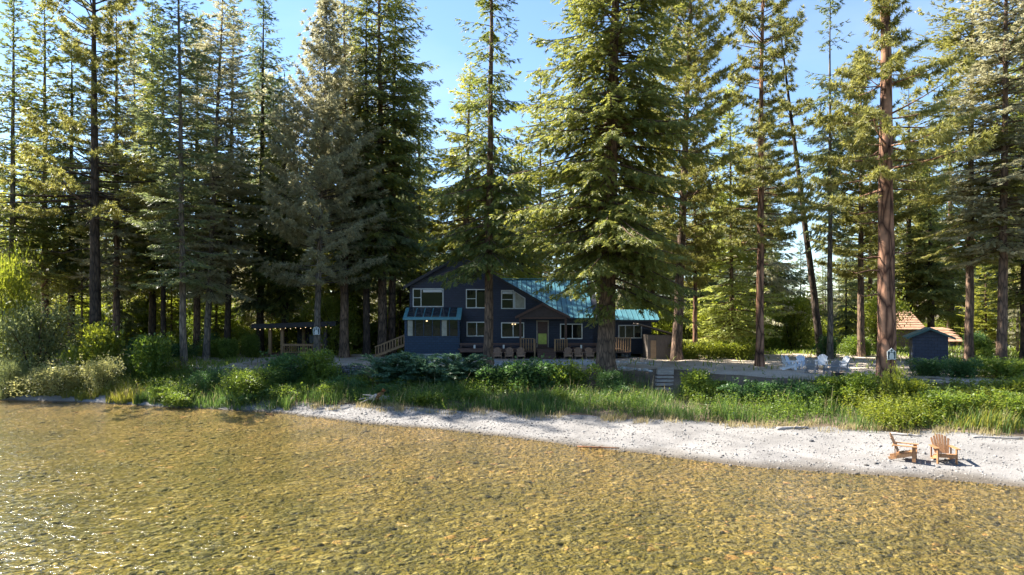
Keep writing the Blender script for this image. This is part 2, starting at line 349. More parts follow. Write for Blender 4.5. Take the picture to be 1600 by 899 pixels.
def gz(x, y):
    x = np.asarray(x, float); y = np.asarray(y, float); S, B, L, T = curves(x)
    ss = lambda t: t * t * (3 - 2 * t)
    bed = -1.25 * (1 - np.exp(-np.maximum(S - y, 0) * .085))
    t1 = np.clip((y - S) / (B - S), 0, 1); t2 = np.clip((y - B) / (L - B), 0, 1); t3 = np.clip((y - L) / (T - L), 0, 1)
    z = np.where(y < S, bed, .45 * t1 ** .8 + .30 * t2 + 1.15 * ss(t3))
    z = z + np.clip(y - T, 0, 8) * .012 + np.clip(y - 85, 0, 1000) * .03
    land = np.clip((y - S) / 1.5, 0, 1)
    return z + land * .035 * (np.sin(x * 1.7 + y * .6) + np.sin(x * .8 - y * 1.1) + .6 * np.sin(x * 3.3 + y * 2.7))
def g1(x, y): return float(gz(x, y))
_Y = np.arange(14, 140, .05)
def hit(px, py):
    z = CAMH - (py - HZ) * _Y / F; g = gz((px - 800) * _Y / F, _Y); i = int(np.argmax(g >= z)); Y = _Y[i]
    return (px - 800) * Y / F, Y, float(g[i])
def at(px, Y): x = (px - 800) * Y / F; return x, Y, g1(x, Y)

xs = np.unique(np.concatenate([np.linspace(-405, -60, 18), np.arange(-60, 60, .5), np.linspace(60, 405, 18)]))
S, B, L, T = curves(xs)
def band(name, y0, y1, n, mat, power=1.0):
    t = np.linspace(0, 1, n + 1) ** power
    Yg = y0[None] + (y1 - y0)[None] * t[:, None]; Xg = np.repeat(xs[None], n + 1, 0); Zg = gz(Xg, Yg)
    if name == 'lake_bed': Zg[-1] = 0.0
    v = np.stack([Xg, Yg, Zg], -1).reshape(-1, 3); m = len(xs)
    i, j = np.meshgrid(np.arange(n), np.arange(m - 1), indexing='ij'); a = (i * m + j).ravel()
    me = np_mesh(name, v, np.stack([a, a + 1, a + m + 1, a + m], 1), True)
    return tag(link(name, me, None, [mat]), kind='structure')
one = np.ones_like(xs)
E = .0
band('lake_bed', -90 * one, S, 90, M['bed'])
me = bpy.data.meshes.new('far_lake_bed'); me.from_pydata([(-405, -305, -1.24), (405, -305, -1.24), (405, -90, -1.24), (-405, -90, -1.24)], [], [(0, 1, 2, 3)])
tag(link('far_lake_bed', me, None, [M['bed']]), kind='structure')
hx, hy = np.meshgrid(np.linspace(-405, 405, 57), np.linspace(-200, -300, 13), indexing='xy')
hzv = np.clip((-200 - hy) / 100, 0, 1) ** .8 * (42 + 10 * np.sin(hx * .012) + 5 * np.sin(hx * .037 + 1)) - 2 + 2 * np.sin(hx * .09) * np.sin(hy * .07)
ii, jj = np.meshgrid(np.arange(12), np.arange(56), indexing='ij'); aa = (ii * 57 + jj).ravel()
tag(link('far_hills', np_mesh('far_hills', np.stack([hx, hy, hzv], -1).reshape(-1, 3), np.stack([aa, aa + 57, aa + 58, aa + 1], 1), True), None, [ground_mat('far_forest_slope', [(.02, .035, .018), (.035, .055, .025), (.055, .07, .035)], .02, .2)]), kind='structure')
band('beach', S, B, 16, M['beach'])
band('bank', B, T, 26, M['bank'])
band('yard', T, np.maximum(T + 6, 64), 30, M['yard'])
band('forest_floor', np.maximum(T + 6, 64), 1200 * one, 40, M['forest'], 2.5)
me = bpy.data.meshes.new('lake_water'); me.from_pydata([(-405, -305, 0), (405, -305, 0), (405, 62, 0), (-405, 62, 0)], [], [(0, 1, 2, 3)])
tag(link('lake_water', me, None, [M['water']]), kind='structure')

# ------------------------------------------------------------------ scattered small pieces
rng = np.random.default_rng(7)
ICO_V = None
def ico():
    t = (1 + 5 ** .5) / 2
    v = np.array([(-1, t, 0), (1, t, 0), (-1, -t, 0), (1, -t, 0), (0, -1, t), (0, 1, t), (0, -1, -t), (0, 1, -t), (t, 0, -1), (t, 0, 1), (-t, 0, -1), (-t, 0, 1)], float)
    v /= np.linalg.norm(v[0])
    f = np.array([(0, 11, 5), (0, 5, 1), (0, 1, 7), (0, 7, 10), (0, 10, 11), (1, 5, 9), (5, 11, 4), (11, 10, 2), (10, 7, 6), (7, 1, 8), (3, 9, 4), (3, 4, 2), (3, 2, 6), (3, 6, 8), (3, 8, 9), (4, 9, 5), (2, 4, 11), (6, 2, 10), (8, 6, 7), (9, 8, 1)])
    return v, f
IV, IF = ico()
def stones(P, size, flat=.5, jit=.22):
    n = len(P); a = rng.uniform(0, 6.28, n); sc = np.stack([size, size * rng.uniform(.6, 1, n), size * flat * rng.uniform(.7, 1.2, n)], 1)
    V = IV[None] * (1 + rng.uniform(-jit, jit, (n, 12, 1))) * sc[:, None]
    c, s = np.cos(a)[:, None], np.sin(a)[:, None]
    X = V[..., 0] * c - V[..., 1] * s; Yy = V[..., 0] * s + V[..., 1] * c
    V = np.stack([X, Yy, V[..., 2]], -1) + P[:, None]
    Fc = IF[IV[IF].mean(1)[:, 2] > -.35][None] + (np.arange(n) * 12)[:, None, None]
    return V.reshape(-1, 3), Fc.reshape(-1, 3)

# cobbles under water, visible part of the lake only
n = 34000
yy = 13 + 33 * rng.uniform(0, 1, n) ** 1.35; xx = rng.uniform(-1, 1, n) * (.80 * yy + 2)
Sx = curves(xx)[0]; k = yy < Sx - .05; xx, yy = xx[k], yy[k]
size = rng.lognormal(math.log(.084), .52, len(xx)).clip(.035, .3)
size = np.minimum(size, .05 + np.abs(gz(xx, yy)) * 1.1); v, f = stones(np.stack([xx, yy, gz(xx, yy) + size * .0], 1), size, .12, .3)
tag(link('bed_cobbles', np_mesh('bed_cobbles', v, f, True), None, [M['bedstones']]), 'olive brown cobbles lying under the clear shallow water', 'cobbles', kind='stuff')
# pebbles on the beach
n = 16000
xx = rng.uniform(-16, 26, n); S_, B_, L_, T_ = curves(xx); u = rng.uniform(0, 1, n) ** 1.3
yy = S_ - .25 + (B_ + .3 - S_) * u
size = rng.lognormal(math.log(.024), .45, n).clip(.012, .10)
v, f = stones(np.stack([xx, yy, np.maximum(gz(xx, yy), -.03) + size * .12], 1), size, .6)
tag(link('pebbles', np_mesh('pebbles', v, f), None, [M['pebbles']]), 'pale grey and dark pebbles strewn over the gravel beach', 'pebbles', kind='stuff')

def grass(name, P, Hh, wd, lean, mat, label):
    n = len(P); a = rng.uniform(0, 6.28, n); d = np.stack([np.cos(a), np.sin(a), 0 * a], 1); s = np.stack([-np.sin(a), np.cos(a), 0 * a], 1)
    up = np.array([0, 0, 1.]); H_ = Hh[:, None]; ln = lean[:, None] * H_; W_ = (wd * rng.uniform(.6, 1.3, n))[:, None]
    v0 = P - s * W_; v1 = P + s * W_; mid = P + up * H_ * .6 + d * ln * .35; v2 = mid - s * W_ * .8; v3 = mid + s * W_ * .8
    v4 = P + up * H_ * .95 + d * ln
    V = np.stack([v0, v1, v2, v3, v4], 1).reshape(-1, 3); b = (np.arange(n) * 5)[:, None]
    t = np.concatenate([b + np.array([[0, 1, 3]]), b + np.array([[0, 3, 2]]), b + np.array([[2, 3, 4]])])
    return tag(link(name, np_mesh(name, V, t), None, [mat]), label, 'grass', kind='stuff')
def patch(x, y): return np.sin(x * .9 + 1.3 * np.sin(y * .7)) * .5 + np.sin(x * .37 - y * .8) * .5 + np.sin(x * 2.3 + y * 1.9) * .3
# tall green grass on the bank
n = 110000
xx = rng.uniform(-46, 34, n); S_, B_, L_, T_ = curves(xx); u = rng.uniform(0, 1, n)
lo_ = np.where(xx < -13, S_ + .15 + .5 * np.clip(patch(xx * 1.5, xx), -.3, 1), B_ - .5); yy = lo_ + (T_ - 1.0 - lo_) * u ** 1.25
pt = patch(xx, yy); steps_gap = (np.abs(xx - 9.85 - .24 * (yy - 43.7)) < .95) & (yy > 41.4)
soil = (xx > 8.2) & (xx < 16) & (yy > L_ + 1.5)
k = (rng.uniform(0, 1, n) < .72 + .5 * pt - .9 * ((yy < B_ + .3) & (xx > -13))) & ~steps_gap & ~(soil & (rng.uniform(0, 1, n) < .85))
k &= ~((xx > 7.6) & (xx < 10.4) & (yy < B_ + 2.2) & (yy > B_ - 1) & (rng.uniform(0, 1, n) < .7) & (xx > 9.2))
xx, yy, pt = xx[k], yy[k], pt[k]
hh = (.42 + .26 * pt + rng.uniform(-.22, .3, len(xx)) + .5 * (rng.uniform(0, 1, len(xx)) < .03)).clip(.1, 1.3)
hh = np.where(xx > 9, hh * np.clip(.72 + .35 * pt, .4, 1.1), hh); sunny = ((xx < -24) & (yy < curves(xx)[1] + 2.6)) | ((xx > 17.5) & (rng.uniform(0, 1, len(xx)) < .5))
P = np.stack([xx, yy, gz(xx, yy)], 1); dead_ = rng.uniform(0, 1, len(xx)) < .07
grass('seed_grass', P[dead_], hh[dead_] * 1.25 + .1, .010, rng.uniform(.2, .8, dead_.sum()), M['straw'], 'dry seed stalks standing among the green bank grass')
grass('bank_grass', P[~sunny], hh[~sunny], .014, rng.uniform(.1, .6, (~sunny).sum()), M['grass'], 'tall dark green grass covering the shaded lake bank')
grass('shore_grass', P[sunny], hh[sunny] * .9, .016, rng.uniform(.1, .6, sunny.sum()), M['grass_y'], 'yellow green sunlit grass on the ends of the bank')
# dry tufts at the top of the beach
n = 4500
cx = rng.uniform(-15, 26, 90); cS, cB, _, _ = curves(cx); cy = cB - rng.uniform(-.6, 1.0, 90); i = rng.integers(0, 90, n)
xx = cx[i] + rng.normal(0, .22, n); yy = cy[i] + rng.normal(0, .2, n)
P = np.stack([xx, yy, gz(xx, yy)], 1)
grass('dry_grass', P, rng.uniform(.1, .38, n), .012, rng.uniform(.2, .9, n), M['straw'], 'straw coloured dry grass tufts along the top of the beach')
# broad leaved weeds in clumps over the bank
def weeds(name, n, xr, mat, label, hmul=1.0):
    cx = rng.uniform(*xr, 70 if xr[1] - xr[0] > 30 else 40); cB, cT = curves(cx)[1], curves(cx)[3]; cy = cB + .2 + (cT - cB - .6) * rng.uniform(0, 1, len(cx))
    i = rng.integers(0, len(cx), n); x_ = cx[i] + rng.normal(0, .75, n); y_ = cy[i] + rng.normal(0, .6, n)
    k_ = (y_ > curves(x_)[1] - .2) & ~((np.abs(x_ - 9.85 - .24 * (y_ - 43.7)) < 1.1) & (y_ > 41)) & ~((x_ > 8.5) & (x_ < 15.5) & (y_ > curves(x_)[2] + 1.6)); x_, y_ = x_[k_], y_[k_]; n = len(x_); Z_ = gz(x_, y_); hs = hmul * rng.uniform(.35, 1.0, n) * np.where((y_ > curves(x_)[3] - 3) & (x_ > 8), .35, 1)
    q = np.repeat(np.arange(n), 10); t_ = np.tile(np.linspace(.15, 1, 10), n); a = rng.uniform(0, 6.28, n * 10)
    P = np.stack([x_[q] + .12 * t_ * np.cos(q * 2.4), y_[q] + .12 * t_ * np.sin(q * 2.4), Z_[q] + hs[q] * t_], 1)
    D = np.stack([np.cos(a), np.sin(a), rng.uniform(-.1, .7, n * 10)], 1); N = unit(rng.normal(0, .5, (n * 10, 3)) + np.array([0, 0, 1.]))
    V, t = place(LEAF, P, D, N, rng.uniform(.07, .15, n * 10), rng)
    tag(link(name, np_mesh(name, V, t), None, [mat]), label, 'weeds', kind='stuff')
WEEDS = True
# low ground cover on the yard's edges and the forest floor in view
n = 40000
yy = rng.uniform(46, 74, n); xx = rng.uniform(-.80, .80, n) * yy; T_ = curves(xx)[3]
yard = (xx > -21) & (xx < 31) & (yy < 63)
k = (yy > T_ - 1) & (~yard | (rng.uniform(0, 1, n) < .06)) & (patch(xx * .6, yy * .6) > -.5)
xx, yy = xx[k], yy[k]; P = np.stack([xx, yy, gz(xx, yy)], 1)
grass('forest_groundcover', P, rng.uniform(.1, .5, len(xx)), .035, rng.uniform(.3, 1.3, len(xx)), M['leaf'], 'low green ground cover between the trunks behind the yard')

# ------------------------------------------------------------------ foliage
def unit(a): return a / (np.linalg.norm(a, axis=-1, keepdims=True) + 1e-9)
def spray_tpl():
    T_ = []
    def blade(a, ang, ln, wd, dz): 
        d = np.array([math.cos(ang), math.sin(ang), dz]); s = np.array([-math.sin(ang), math.cos(ang), 0]) * wd
        p = np.array([a, 0, 0.]); T_.extend([p - s, p + s, p + d * ln])
    blade(0, 0, 1.0, .07, -.05)
    for a, ln in ((.05, .5), (.3, .48), (.55, .38)):
        blade(a, .75, ln, .08, -.12); blade(a, -.75, ln, .08, -.12)
    return np.array(T_)
def tuft_tpl(k=13, seed=3):
    r = np.random.default_rng(seed); T_ = []
    for i in range(k):
        th = math.acos(r.uniform(-.1, 1)); ph = i * 2.4
        d = np.array([math.cos(th), math.sin(th) * math.cos(ph), math.sin(th) * math.sin(ph)])
        s = np.cross(d, r.normal(size=3)); s = s / np.linalg.norm(s) * .075
        T_.extend([-s, s, d * r.uniform(.75, 1.05)])
    return np.array(T_)
def leaf_tpl():
    return np.array([(0, 0, 0), (.5, .33, .06), (1, 0, -.05), (0, 0, 0), (1, 0, -.05), (.5, -.33, .06)], float)
SPRAY, TUFT, LEAF = spray_tpl(), tuft_tpl(), leaf_tpl()
def place(tpl, P, D, N, Ls, r, jit=.06):
    D = unit(D); Sd = unit(np.cross(D, N)); Nn = np.cross(Sd, D); k = len(tpl)
    V = P[:, None] + Ls[:, None, None] * (tpl[None, :, 0:1] * D[:, None] + tpl[None, :, 1:2] * Sd[:, None] + tpl[None, :, 2:3] * Nn[:, None])
    V = V + r.normal(0, jit, V.shape) * Ls[:, None, None]
    V = V.reshape(-1, 3); return V, np.arange(len(V)).reshape(-1, 3)

def crown_data(seed, h, cb, R, nb, e0=-.2, e1=.5, curve=-.12, tip=.1, sp=.5, node=.34, twig=.45, hang=.35, kind='fir', shape=None, clump=.0, inner=.2, lean=(0, 0), rough=.3, extra=()):
    r = np.random.default_rng(seed); Ps, Ds, Ns, Ls, limbs = [], [], [], [], []
    shape = shape or (lambda t: min(1, .45 + 2.2 * t) * (1 - t) ** .75 + .05)
    zlev = list(np.sort(r.uniform(0, 1, nb) ** 1.05)) + list(extra); az = 0
    for i, t in enumerate(zlev):
        ex_ = t if isinstance(t, tuple) else None
        if ex_: t = 0.0
        z = cb + (h - cb) * t * .985; az += 2.4 + r.normal(0, .5)
        rr = max(.25, R * shape(t) * r.uniform(1 - 1.6 * rough, 1 + .5 * rough))
        if clump and r.uniform() < clump: rr *= r.uniform(.3, .6)
        el = e0 + (e1 - e0) * t + r.normal(0, .1)
        if ex_: z, az, rr = ex_
        nn = max(3, int(rr / node)); u = np.linspace(inner, 1, nn) + r.normal(0, .02, nn)
        dirh = np.array([math.cos(az), math.sin(az), 0])
        def pt(u): 
            u = np.asarray(u); return dirh * (u * rr)[..., None] + np.array([0, 0, 1.]) * (z + rr * (math.tan(el) * u + curve * u * u + tip * u ** 4))[..., None] + np.array([lean[0], lean[1], 0]) * (z / h)
        p = pt(u); tg = unit(pt(u + .03) - pt(u - .03)); sd = unit(np.cross(tg, [0, 0, 1.]))
        uu = np.linspace(0, .95, 5); limbs.append((pt(uu), .012 + .013 * rr))
        tl = twig * rr * (1.08 - u) * r.uniform(.6, 1.2, nn) + .12
        for s in (-1, 1):
            td = unit(tg * .75 + sd * s * r.uniform(.6, 1.2, (nn, 1)) + np.array([0, 0, -1.]) * hang * r.uniform(.2, 1.3, (nn, 1)))
            kmax = 7
            for kk in range(kmax):
                q = (kk + r.uniform(.2, .9, nn)) * sp * .5
                m_ = q < tl
                if kind == 'pine': m_ &= (q > tl - sp * 1.2)
                if not m_.any(): break
                Ps.append(p[m_] + td[m_] * q[m_, None] - np.array([0, 0, 1.]) * (hang * .25 * q[m_] ** 1.3)[:, None])
                dd = unit(td[m_] + tg[m_] * .6 + r.normal(0, .28, (m_.sum(), 3)) + np.array([0, 0, -hang * .6]))
                Ds.append(dd); Ns.append(unit(np.array([0, 0, 1.]) + r.normal(0, .35, (m_.sum(), 3)))); Ls.append(sp * r.uniform(.65, 1.25, m_.sum()))
        Ps.append(p[-1:]); Ds.append(tg[-1:]); Ns.append(np.array([[0, 0, 1.]])); Ls.append(np.array([sp]))
    top = np.array([[lean[0], lean[1], h - .2]])
    Ps.append(top); Ds.append(np.array([[0, 0, 1.]])); Ns.append(np.array([[1., 0, 0]])); Ls.append(np.array([sp]))
    V, t = place(TUFT if kind == 'pine' else SPRAY, np.concatenate(Ps), np.concatenate(Ds), np.concatenate(Ns), np.concatenate(Ls), r, .05)
    return V, t, limbs

def trunk_mb(h, r0, lean=(0, 0), limbs=(), seed=0, sides=12, flare=.35, dead=(), bend=0.0):
    mb = MB(); mb.smooth = True; r = random.Random(seed); pts, rad = [], []
    for i in range(19):
        t = (i / 18) ** 1.5; zz = -.5 + (h + .5) * t
        q = max(0, zz / h); b = bend * math.sin(math.pi * min(1, q * 1.3))
        pts.append((lean[0] * q + r.uniform(-.03, .03) + b, lean[1] * q + r.uniform(-.03, .03), zz))
        rad.append(max(.02, r0 * ((1 - q) ** .85 * .92 + flare * math.exp(-max(zz, 0) / .55) + .01)))
    mb.tube(pts, rad, sides)
    for p, rr in limbs: mb.tube(p, [rr, rr * .8, rr * .55, rr * .35, rr * .15], 3, False)
    for (zd, azd, ld, el) in dead:
        p0 = np.array([lean[0] * zd / h, lean[1] * zd / h, zd]); d = np.array([math.cos(azd), math.sin(azd), el])
        q = [p0, p0 + d * ld * .4, p0 + d * ld * .75 + np.array([0, 0, -.08 * ld]), p0 + d * ld + np.array([0, 0, .02])]
        mb.tube(q, [.05, .04, .028, .012], 4, False)
        mb.tube([q[1], q[1] + d * ld * .3 + np.array([.1, .1, .25 * ld])], [.025, .008], 3, False)
    return mb

PRE = {
 'fir':   dict(e0=-.30, e1=.45, curve=-.22, tip=.14, sp=.50, node=.36, twig=.42, hang=.55),
 'layer': dict(e0=-.18, e1=.50, curve=-.16, tip=.14, sp=.46, node=.36, twig=.42, hang=.18),
 'pine':  dict(e0=-.15, e1=.75, curve=.02, tip=.12, sp=.35, node=.30, twig=.46, hang=.0, kind='pine', inner=.35),
 'olive': dict(e0=.05, e1=.9, curve=.06, tip=.05, sp=.40, node=.36, twig=.40, hang=.0, kind='pine', inner=.25),
}
def tree(name, base, h, r0, cb, R, nb, sty, fmat, bmat, seed, label, group=None, lean=(0, 0), dead=(), cat='tree', bend=0, **kw):
    p = dict(PRE[sty]); p.update(kw)
    V, t, limbs = crown_data(seed, h, cb, R, nb, lean=lean, **p)
    root = thing(name, base, label, cat, group)
    trunk_mb(h, r0, lean, limbs, seed, dead=dead, bend=bend).build('trunk', M[bmat], root)
    link('crown', np_mesh('crown', V, t), root, [M[fmat]])
    return root

FR = 'tall conifers along the front of the forest'
cone = lambda t: min(1, .5 + 3 * t) * (1 - t) ** .8 + .04
col_ = lambda t: min(1, .55 + 2 * t) * (1 - t ** 3) * .9 + .06
open_ = lambda t: (.55 + .45 * math.sin(9 * t + 1)) * (1 - t ** 3) + .08
narrow = lambda t: (1 - t) ** .6 * min(1, .6 + 2 * t) + .05
def T(name, px, py, h, dpx, cb, R, nb, sty, fm, bm, seed, label, Y=None, tpx=None, **kw):
    nb = nb if px in (946, 1385, 1187, 763) else int(nb * {722: .5, 1057: .7, 494: .75, 598: .75}.get(px, .88))
    x, y, z = hit(px, py) if Y is None else at(px, Y)
    lean = (0, 0)
    if tpx is not None:                        # trunk position at the picture's top gives the lean
        zt = CAMH + HZ * y / F - z; xt = (tpx - 800) * y / F; lean = ((xt - x) * h / zt, 0)
    return tree(name, (x, y, z - .05), h, dpx * y / F / 2, cb, R, nb, sty, fm, bm, seed, label, kw.pop('group', FR), lean, **kw)

T('douglas_fir', 946, 583, 37, 31, 7.6, 8.0, 380, 'fir', 'fir', 'bark_fir', 11, 'biggest fir on the bank edge, its wide drooping crown hiding the right house end', tpx=962, shape=lambda t: min(1, .6 + 2.2 * t) * (1 - t) ** .6 + .05, clump=.15, twig=.33, extra=[(5.0, 3.6, 2.0), (4.7, 4.4, 1.7), (4.4, 4.0, 2.2), (4.8, 3.0, 1.9), (4.2, 4.9, 1.4), (6.2, -.6, 5), (6.5, 3.5, 4), (6.6, 4.1, 4.3), (5.9, -.1, 6.2), (6.2, .2, 6.4), (6.6, -.7, 5.6), (7.0, -.3, 6.6), (6.3, -1.3, 4.0), (4.5, 3.4, 1.6), (4.9, 4.6, 1.8)])
T('douglas_fir', 763, 570, 37, 16, 8.6, 6.4, 240, 'fir', 'fir', 'bark_fir', 12, 'tall thin topped fir whose brown trunk stands before the middle of the house', tpx=768, shape=lambda t: (.8 if t < .25 else .5) * (1 - t) ** .45 * min(1, .7 + 2 * t) + .05, clump=.25, extra=[(8.3, 3.3, 4.2), (8.0, 3.8, 3.9), (8.4, 2.8, 4.5), (7.6, 4.0, 2.6), (7.4, 3.4, 2.8), (8.8, 4.3, 4), (8.6, 5.4, 3.4)])
T('ponderosa_pine', 1385, 620, 34, 31, 11, 5.0, 170, 'pine', 'pine', 'bark_pine', 13, 'thickest orange barked pine, carrying a plaque, on the bank before the shed', tpx=1384, shape=open_, dead=[(6.7, 3.2, 2.2, .02), (7.4, 3.3, 1.9, .03), (7.6, -.1, 1.4, .1), (9.2, 3.1, 1.6, .1), (9.8, 2.9, 1.9, .06), (5.4, 3.3, 1.7, .05)], clump=.1)
T('ponderosa_pine', 1187, 573, 36, 14, 9.0, 3.5, 200, 'pine', 'pine', 'bark_pine', 14, 'slim straight orange trunked pine standing alone in the gravel yard', tpx=1191, shape=lambda t: .9 * (.7 + .3 * math.sin(14 * t)) * (1 - t ** 4) + .06, dead=[(7.5, .4, 1.2, 0), (8.6, 3.0, 1.3, 0)])
T('pine_tree', 494, 562, 30.0, 12, 6.0, 6.0, 300, 'olive', 'olive', 'bark_grey', 15, 'broad olive brown pine with a plaque on its trunk before the pavilion', tpx=511, shape=lambda t: min(1, .7 + 1.6 * t) * (1 - t) ** .8 + .05)
T('fir_tree', 213, 548, 34, 10.5, 5, 5.0, 270, 'layer', 'fir', 'bark_grey', 16, 'grey trunked fir rising behind the green shrubs left of the leaning trunk', tpx=209, shape=narrow)
T('fir_tree', 287, 574, 34, 11.5, 6.2, 4.2, 250, 'layer', 'fir_dark', 'bark_grey', 17, 'slender fir whose grey trunk leans left above the shore grass', tpx=279, shape=narrow, clump=.15)
T('fir_tree', 322, 563, 35, 11, 5.6, 5.0, 280, 'layer', 'olive', 'bark_grey', 18, 'olive fir with its trunk leaning right beside the leaning grey trunk', tpx=348, shape=narrow)
T('ponderosa_pine', 150, 540, 36, 19, 11, 7.5, 180, 'pine', 'pine', 'bark_dark', 19, 'dark trunked spreading pine with bare lower limbs at the left', Y=53, tpx=146, shape=open_, dead=[(7, 2.6, 3.5, -.3), (8, .2, 2.5, -.2), (9, 3.4, 3, -.1), (6.3, 3.0, 2.2, -.35)])
T('fir_tree', 18, 545, 32, 12, 5.5, 5.2, 250, 'layer', 'fir', 'bark_grey', 20, 'sparse topped fir at the far left edge of the forest', Y=56, tpx=22, shape=cone, clump=.2)
T('spruce_tree', 406, 550, 36, 13, 5, 4.8, 300, 'fir', 'fir_dark', 'bark_dark', 21, 'narrow dark spruce directly behind the left end of the pavilion', Y=66, tpx=412, shape=narrow, clump=.15)
T('douglas_fir', 598, 550, 38, 17, 7.5, 7.0, 320, 'fir', 'fir', 'bark_fir', 22, 'thick trunked dark fir just left of the house stairs', Y=62, tpx=592, shape=lambda t: min(1, .4 + 1.2 * t) * (1 - t) ** .45 + .05, clump=.15)
T('fir_tree', 573, 555, 33, 13, 6.5, 4.4, 220, 'fir', 'fir_dark', 'bark_dark', 23, 'dark fir between the pavilion and the thick double trunk', Y=61, tpx=572, shape=cone)
T('fir_tree', 538, 552, 34, 16, 7.5, 4.8, 220, 'layer', 'olive', 'bark_fir', 24, 'broad brown trunked fir at the right end of the pavilion', Y=60, tpx=538, shape=cone)
T('fir_tree', 612, 550, 34, 14, 9, 5.2, 230, 'fir', 'fir_dark', 'bark_fir', 25, 'second trunk standing against the thick fir left of the house', Y=63.5, tpx=618, shape=cone)
T('fir_tree', 722, 540, 31, 16, 5, 9.0, 420, 'fir', 'fir_bright', 'bark_fir', 26, 'bright green full fir rising directly behind the house gable', Y=74, tpx=738, shape=lambda t: min(1, .6 + 2 * t) * (1 - t) ** .8 + .04)
T('fir_tree', 1057, 562, 36, 18, 7.5, 5.6, 290, 'olive', 'pine', 'bark_fir', 27, 'reddish trunked tree between the house and the bright ferns', Y=56, tpx=1080, shape=lambda t: min(1, .6 + 2 * t) * (1 - t) ** .5 + .04)
T('fir_tree', 1145, 556, 24, 9, 2.0, 4.8, 330, 'layer', 'young', 'bark_fir', 28, 'pale yellow green young fir behind the slim pine in the yard', Y=60, tpx=1138, shape=lambda t: min(1, .75 + 2 * t) * (1 - t) ** .9 + .04)
T('pine_tree', 1284, 552, 31, 13, 19, 3.0, 70, 'pine', 'pine', 'bark_dark', 29, 'bare dark trunk leaning strongly left behind the fire pit chairs', Y=60, tpx=1213, shape=open_, dead=[(8 + 1.1 * i, 2.4 * i, .9 + .5 * (i % 3), -.05) for i in range(10)])
T('fir_tree', 1297, 560, 32, 10, 9, 3.0, 140, 'fir', 'fir_dark', 'bark_grey', 30, 'thin fir with a long bare trunk right of the leaning trunk', Y=57, tpx=1297, shape=narrow, clump=.4, dead=[(5 + .9 * i, 2.4 * i, .8 + .4 * (i % 3), -.15) for i in range(10)])
T('fir_tree', 1514, 572, 33, 14, 7.5, 5.0, 260, 'layer', 'pine', 'bark_fir', 31, 'fir just right of the small shed with a reddish trunk', Y=51, tpx=1520, shape=col_, clump=.2)
T('fir_tree', 1565, 576, 34, 16, 8, 5.2, 260, 'layer', 'olive', 'bark_fir', 32, 'stout trunked fir near the right edge beyond the path', Y=48, tpx=1572, shape=col_, clump=.2)
T('spruce_tree', 1455, 550, 23, 12, 4, 4.8, 290, 'fir', 'fir', 'bark_dark', 33, 'dark green spruce behind the small shed roof', Y=84, tpx=1450, shape=cone)
T('pine_tree', 1345, 552, 27, 12, 7, 5.2, 240, 'olive', 'pine', 'bark_fir', 34, 'middling pine behind the fire pit chairs left of the thickest pine', Y=60, tpx=1345, shape=cone)
T('fir_tree', 255, 548, 30, 9, 7, 4.2, 210, 'layer', 'fir', 'bark_dark', 35, 'thin dark trunked fir set back behind the leaning grey trunk', Y=60, shape=narrow)
T('fir_tree', 355, 548, 33, 11, 7, 4.6, 220, 'layer', 'fir', 'bark_dark', 36, 'dark trunked fir standing back between the olive fir and the spruce', Y=62, tpx=366, shape=cone)
T('pine_tree', 1086, 560, 20, 9, 6, 2.6, 110, 'olive', 'pine', 'bark_pine', 37, 'short orange trunk standing in the bright ferns', Y=58, shape=cone)

for px, Y, h, R0, sty, fm, sd, lab in [(70, 60, 33, 4.8, 'layer', 'fir', 41, 'fir filling the space between the far left fir and the spreading pine'), (112, 62, 30, 4.6, 'fir', 'fir_dark', 42, 'shadowed fir just left of the spreading dark trunked pine'),
        (182, 58, 32, 4.6, 'layer', 'olive', 43, 'olive fir between the spreading pine and the grey trunked fir'), (238, 63, 33, 4.6, 'fir', 'fir', 44, 'fir behind and between the grey trunked fir and the leaning trunk'),
        (308, 64, 32, 4.4, 'layer', 'fir_dark', 45, 'shadowed fir behind the leaning trunk and the olive fir'), (445, 66, 27, 4.6, 'fir', 'fir', 46, 'middling fir standing behind the pavilion roof'),
        (548, 71, 35, 5.0, 'fir', 'fir', 53, 'tall fir added further back, between the pavilion and the thick double trunk, to dapple the roof'), (655, 76, 30, 6.0, 'fir', 'fir_dark', 47, 'dark fir behind the left eave of the house'), (815, 80, 24, 5.5, 'fir', 'fir_bright', 48, 'green fir behind the teal roof of the house'),  # first fir here is added to throw dappled shade on the teal roof
        (1018, 76, 31, 5.4, 'layer', 'fir', 49, 'tall fir behind the right wing of the house'), (1420, 86, 33, 4.8, 'layer', 'pine', 50, 'tree behind the thickest pine and left of the small shed'),
        (1485, 87, 34, 4.6, 'layer', 'fir', 51, 'fir behind the small shed at its right'), (1600, 56, 33, 5.0, 'layer', 'fir', 52, 'fir cut by the right edge of the view behind the stout fir')]:
    T('fir_tree', px, 550, h, 12, 6.0 if px < 330 else 4.5, R0, 240, sty, fm, 'bark_fir' if sd % 2 else 'bark_dark', sd, lab, Y=Y, shape=cone, node=.46, sp=.62)

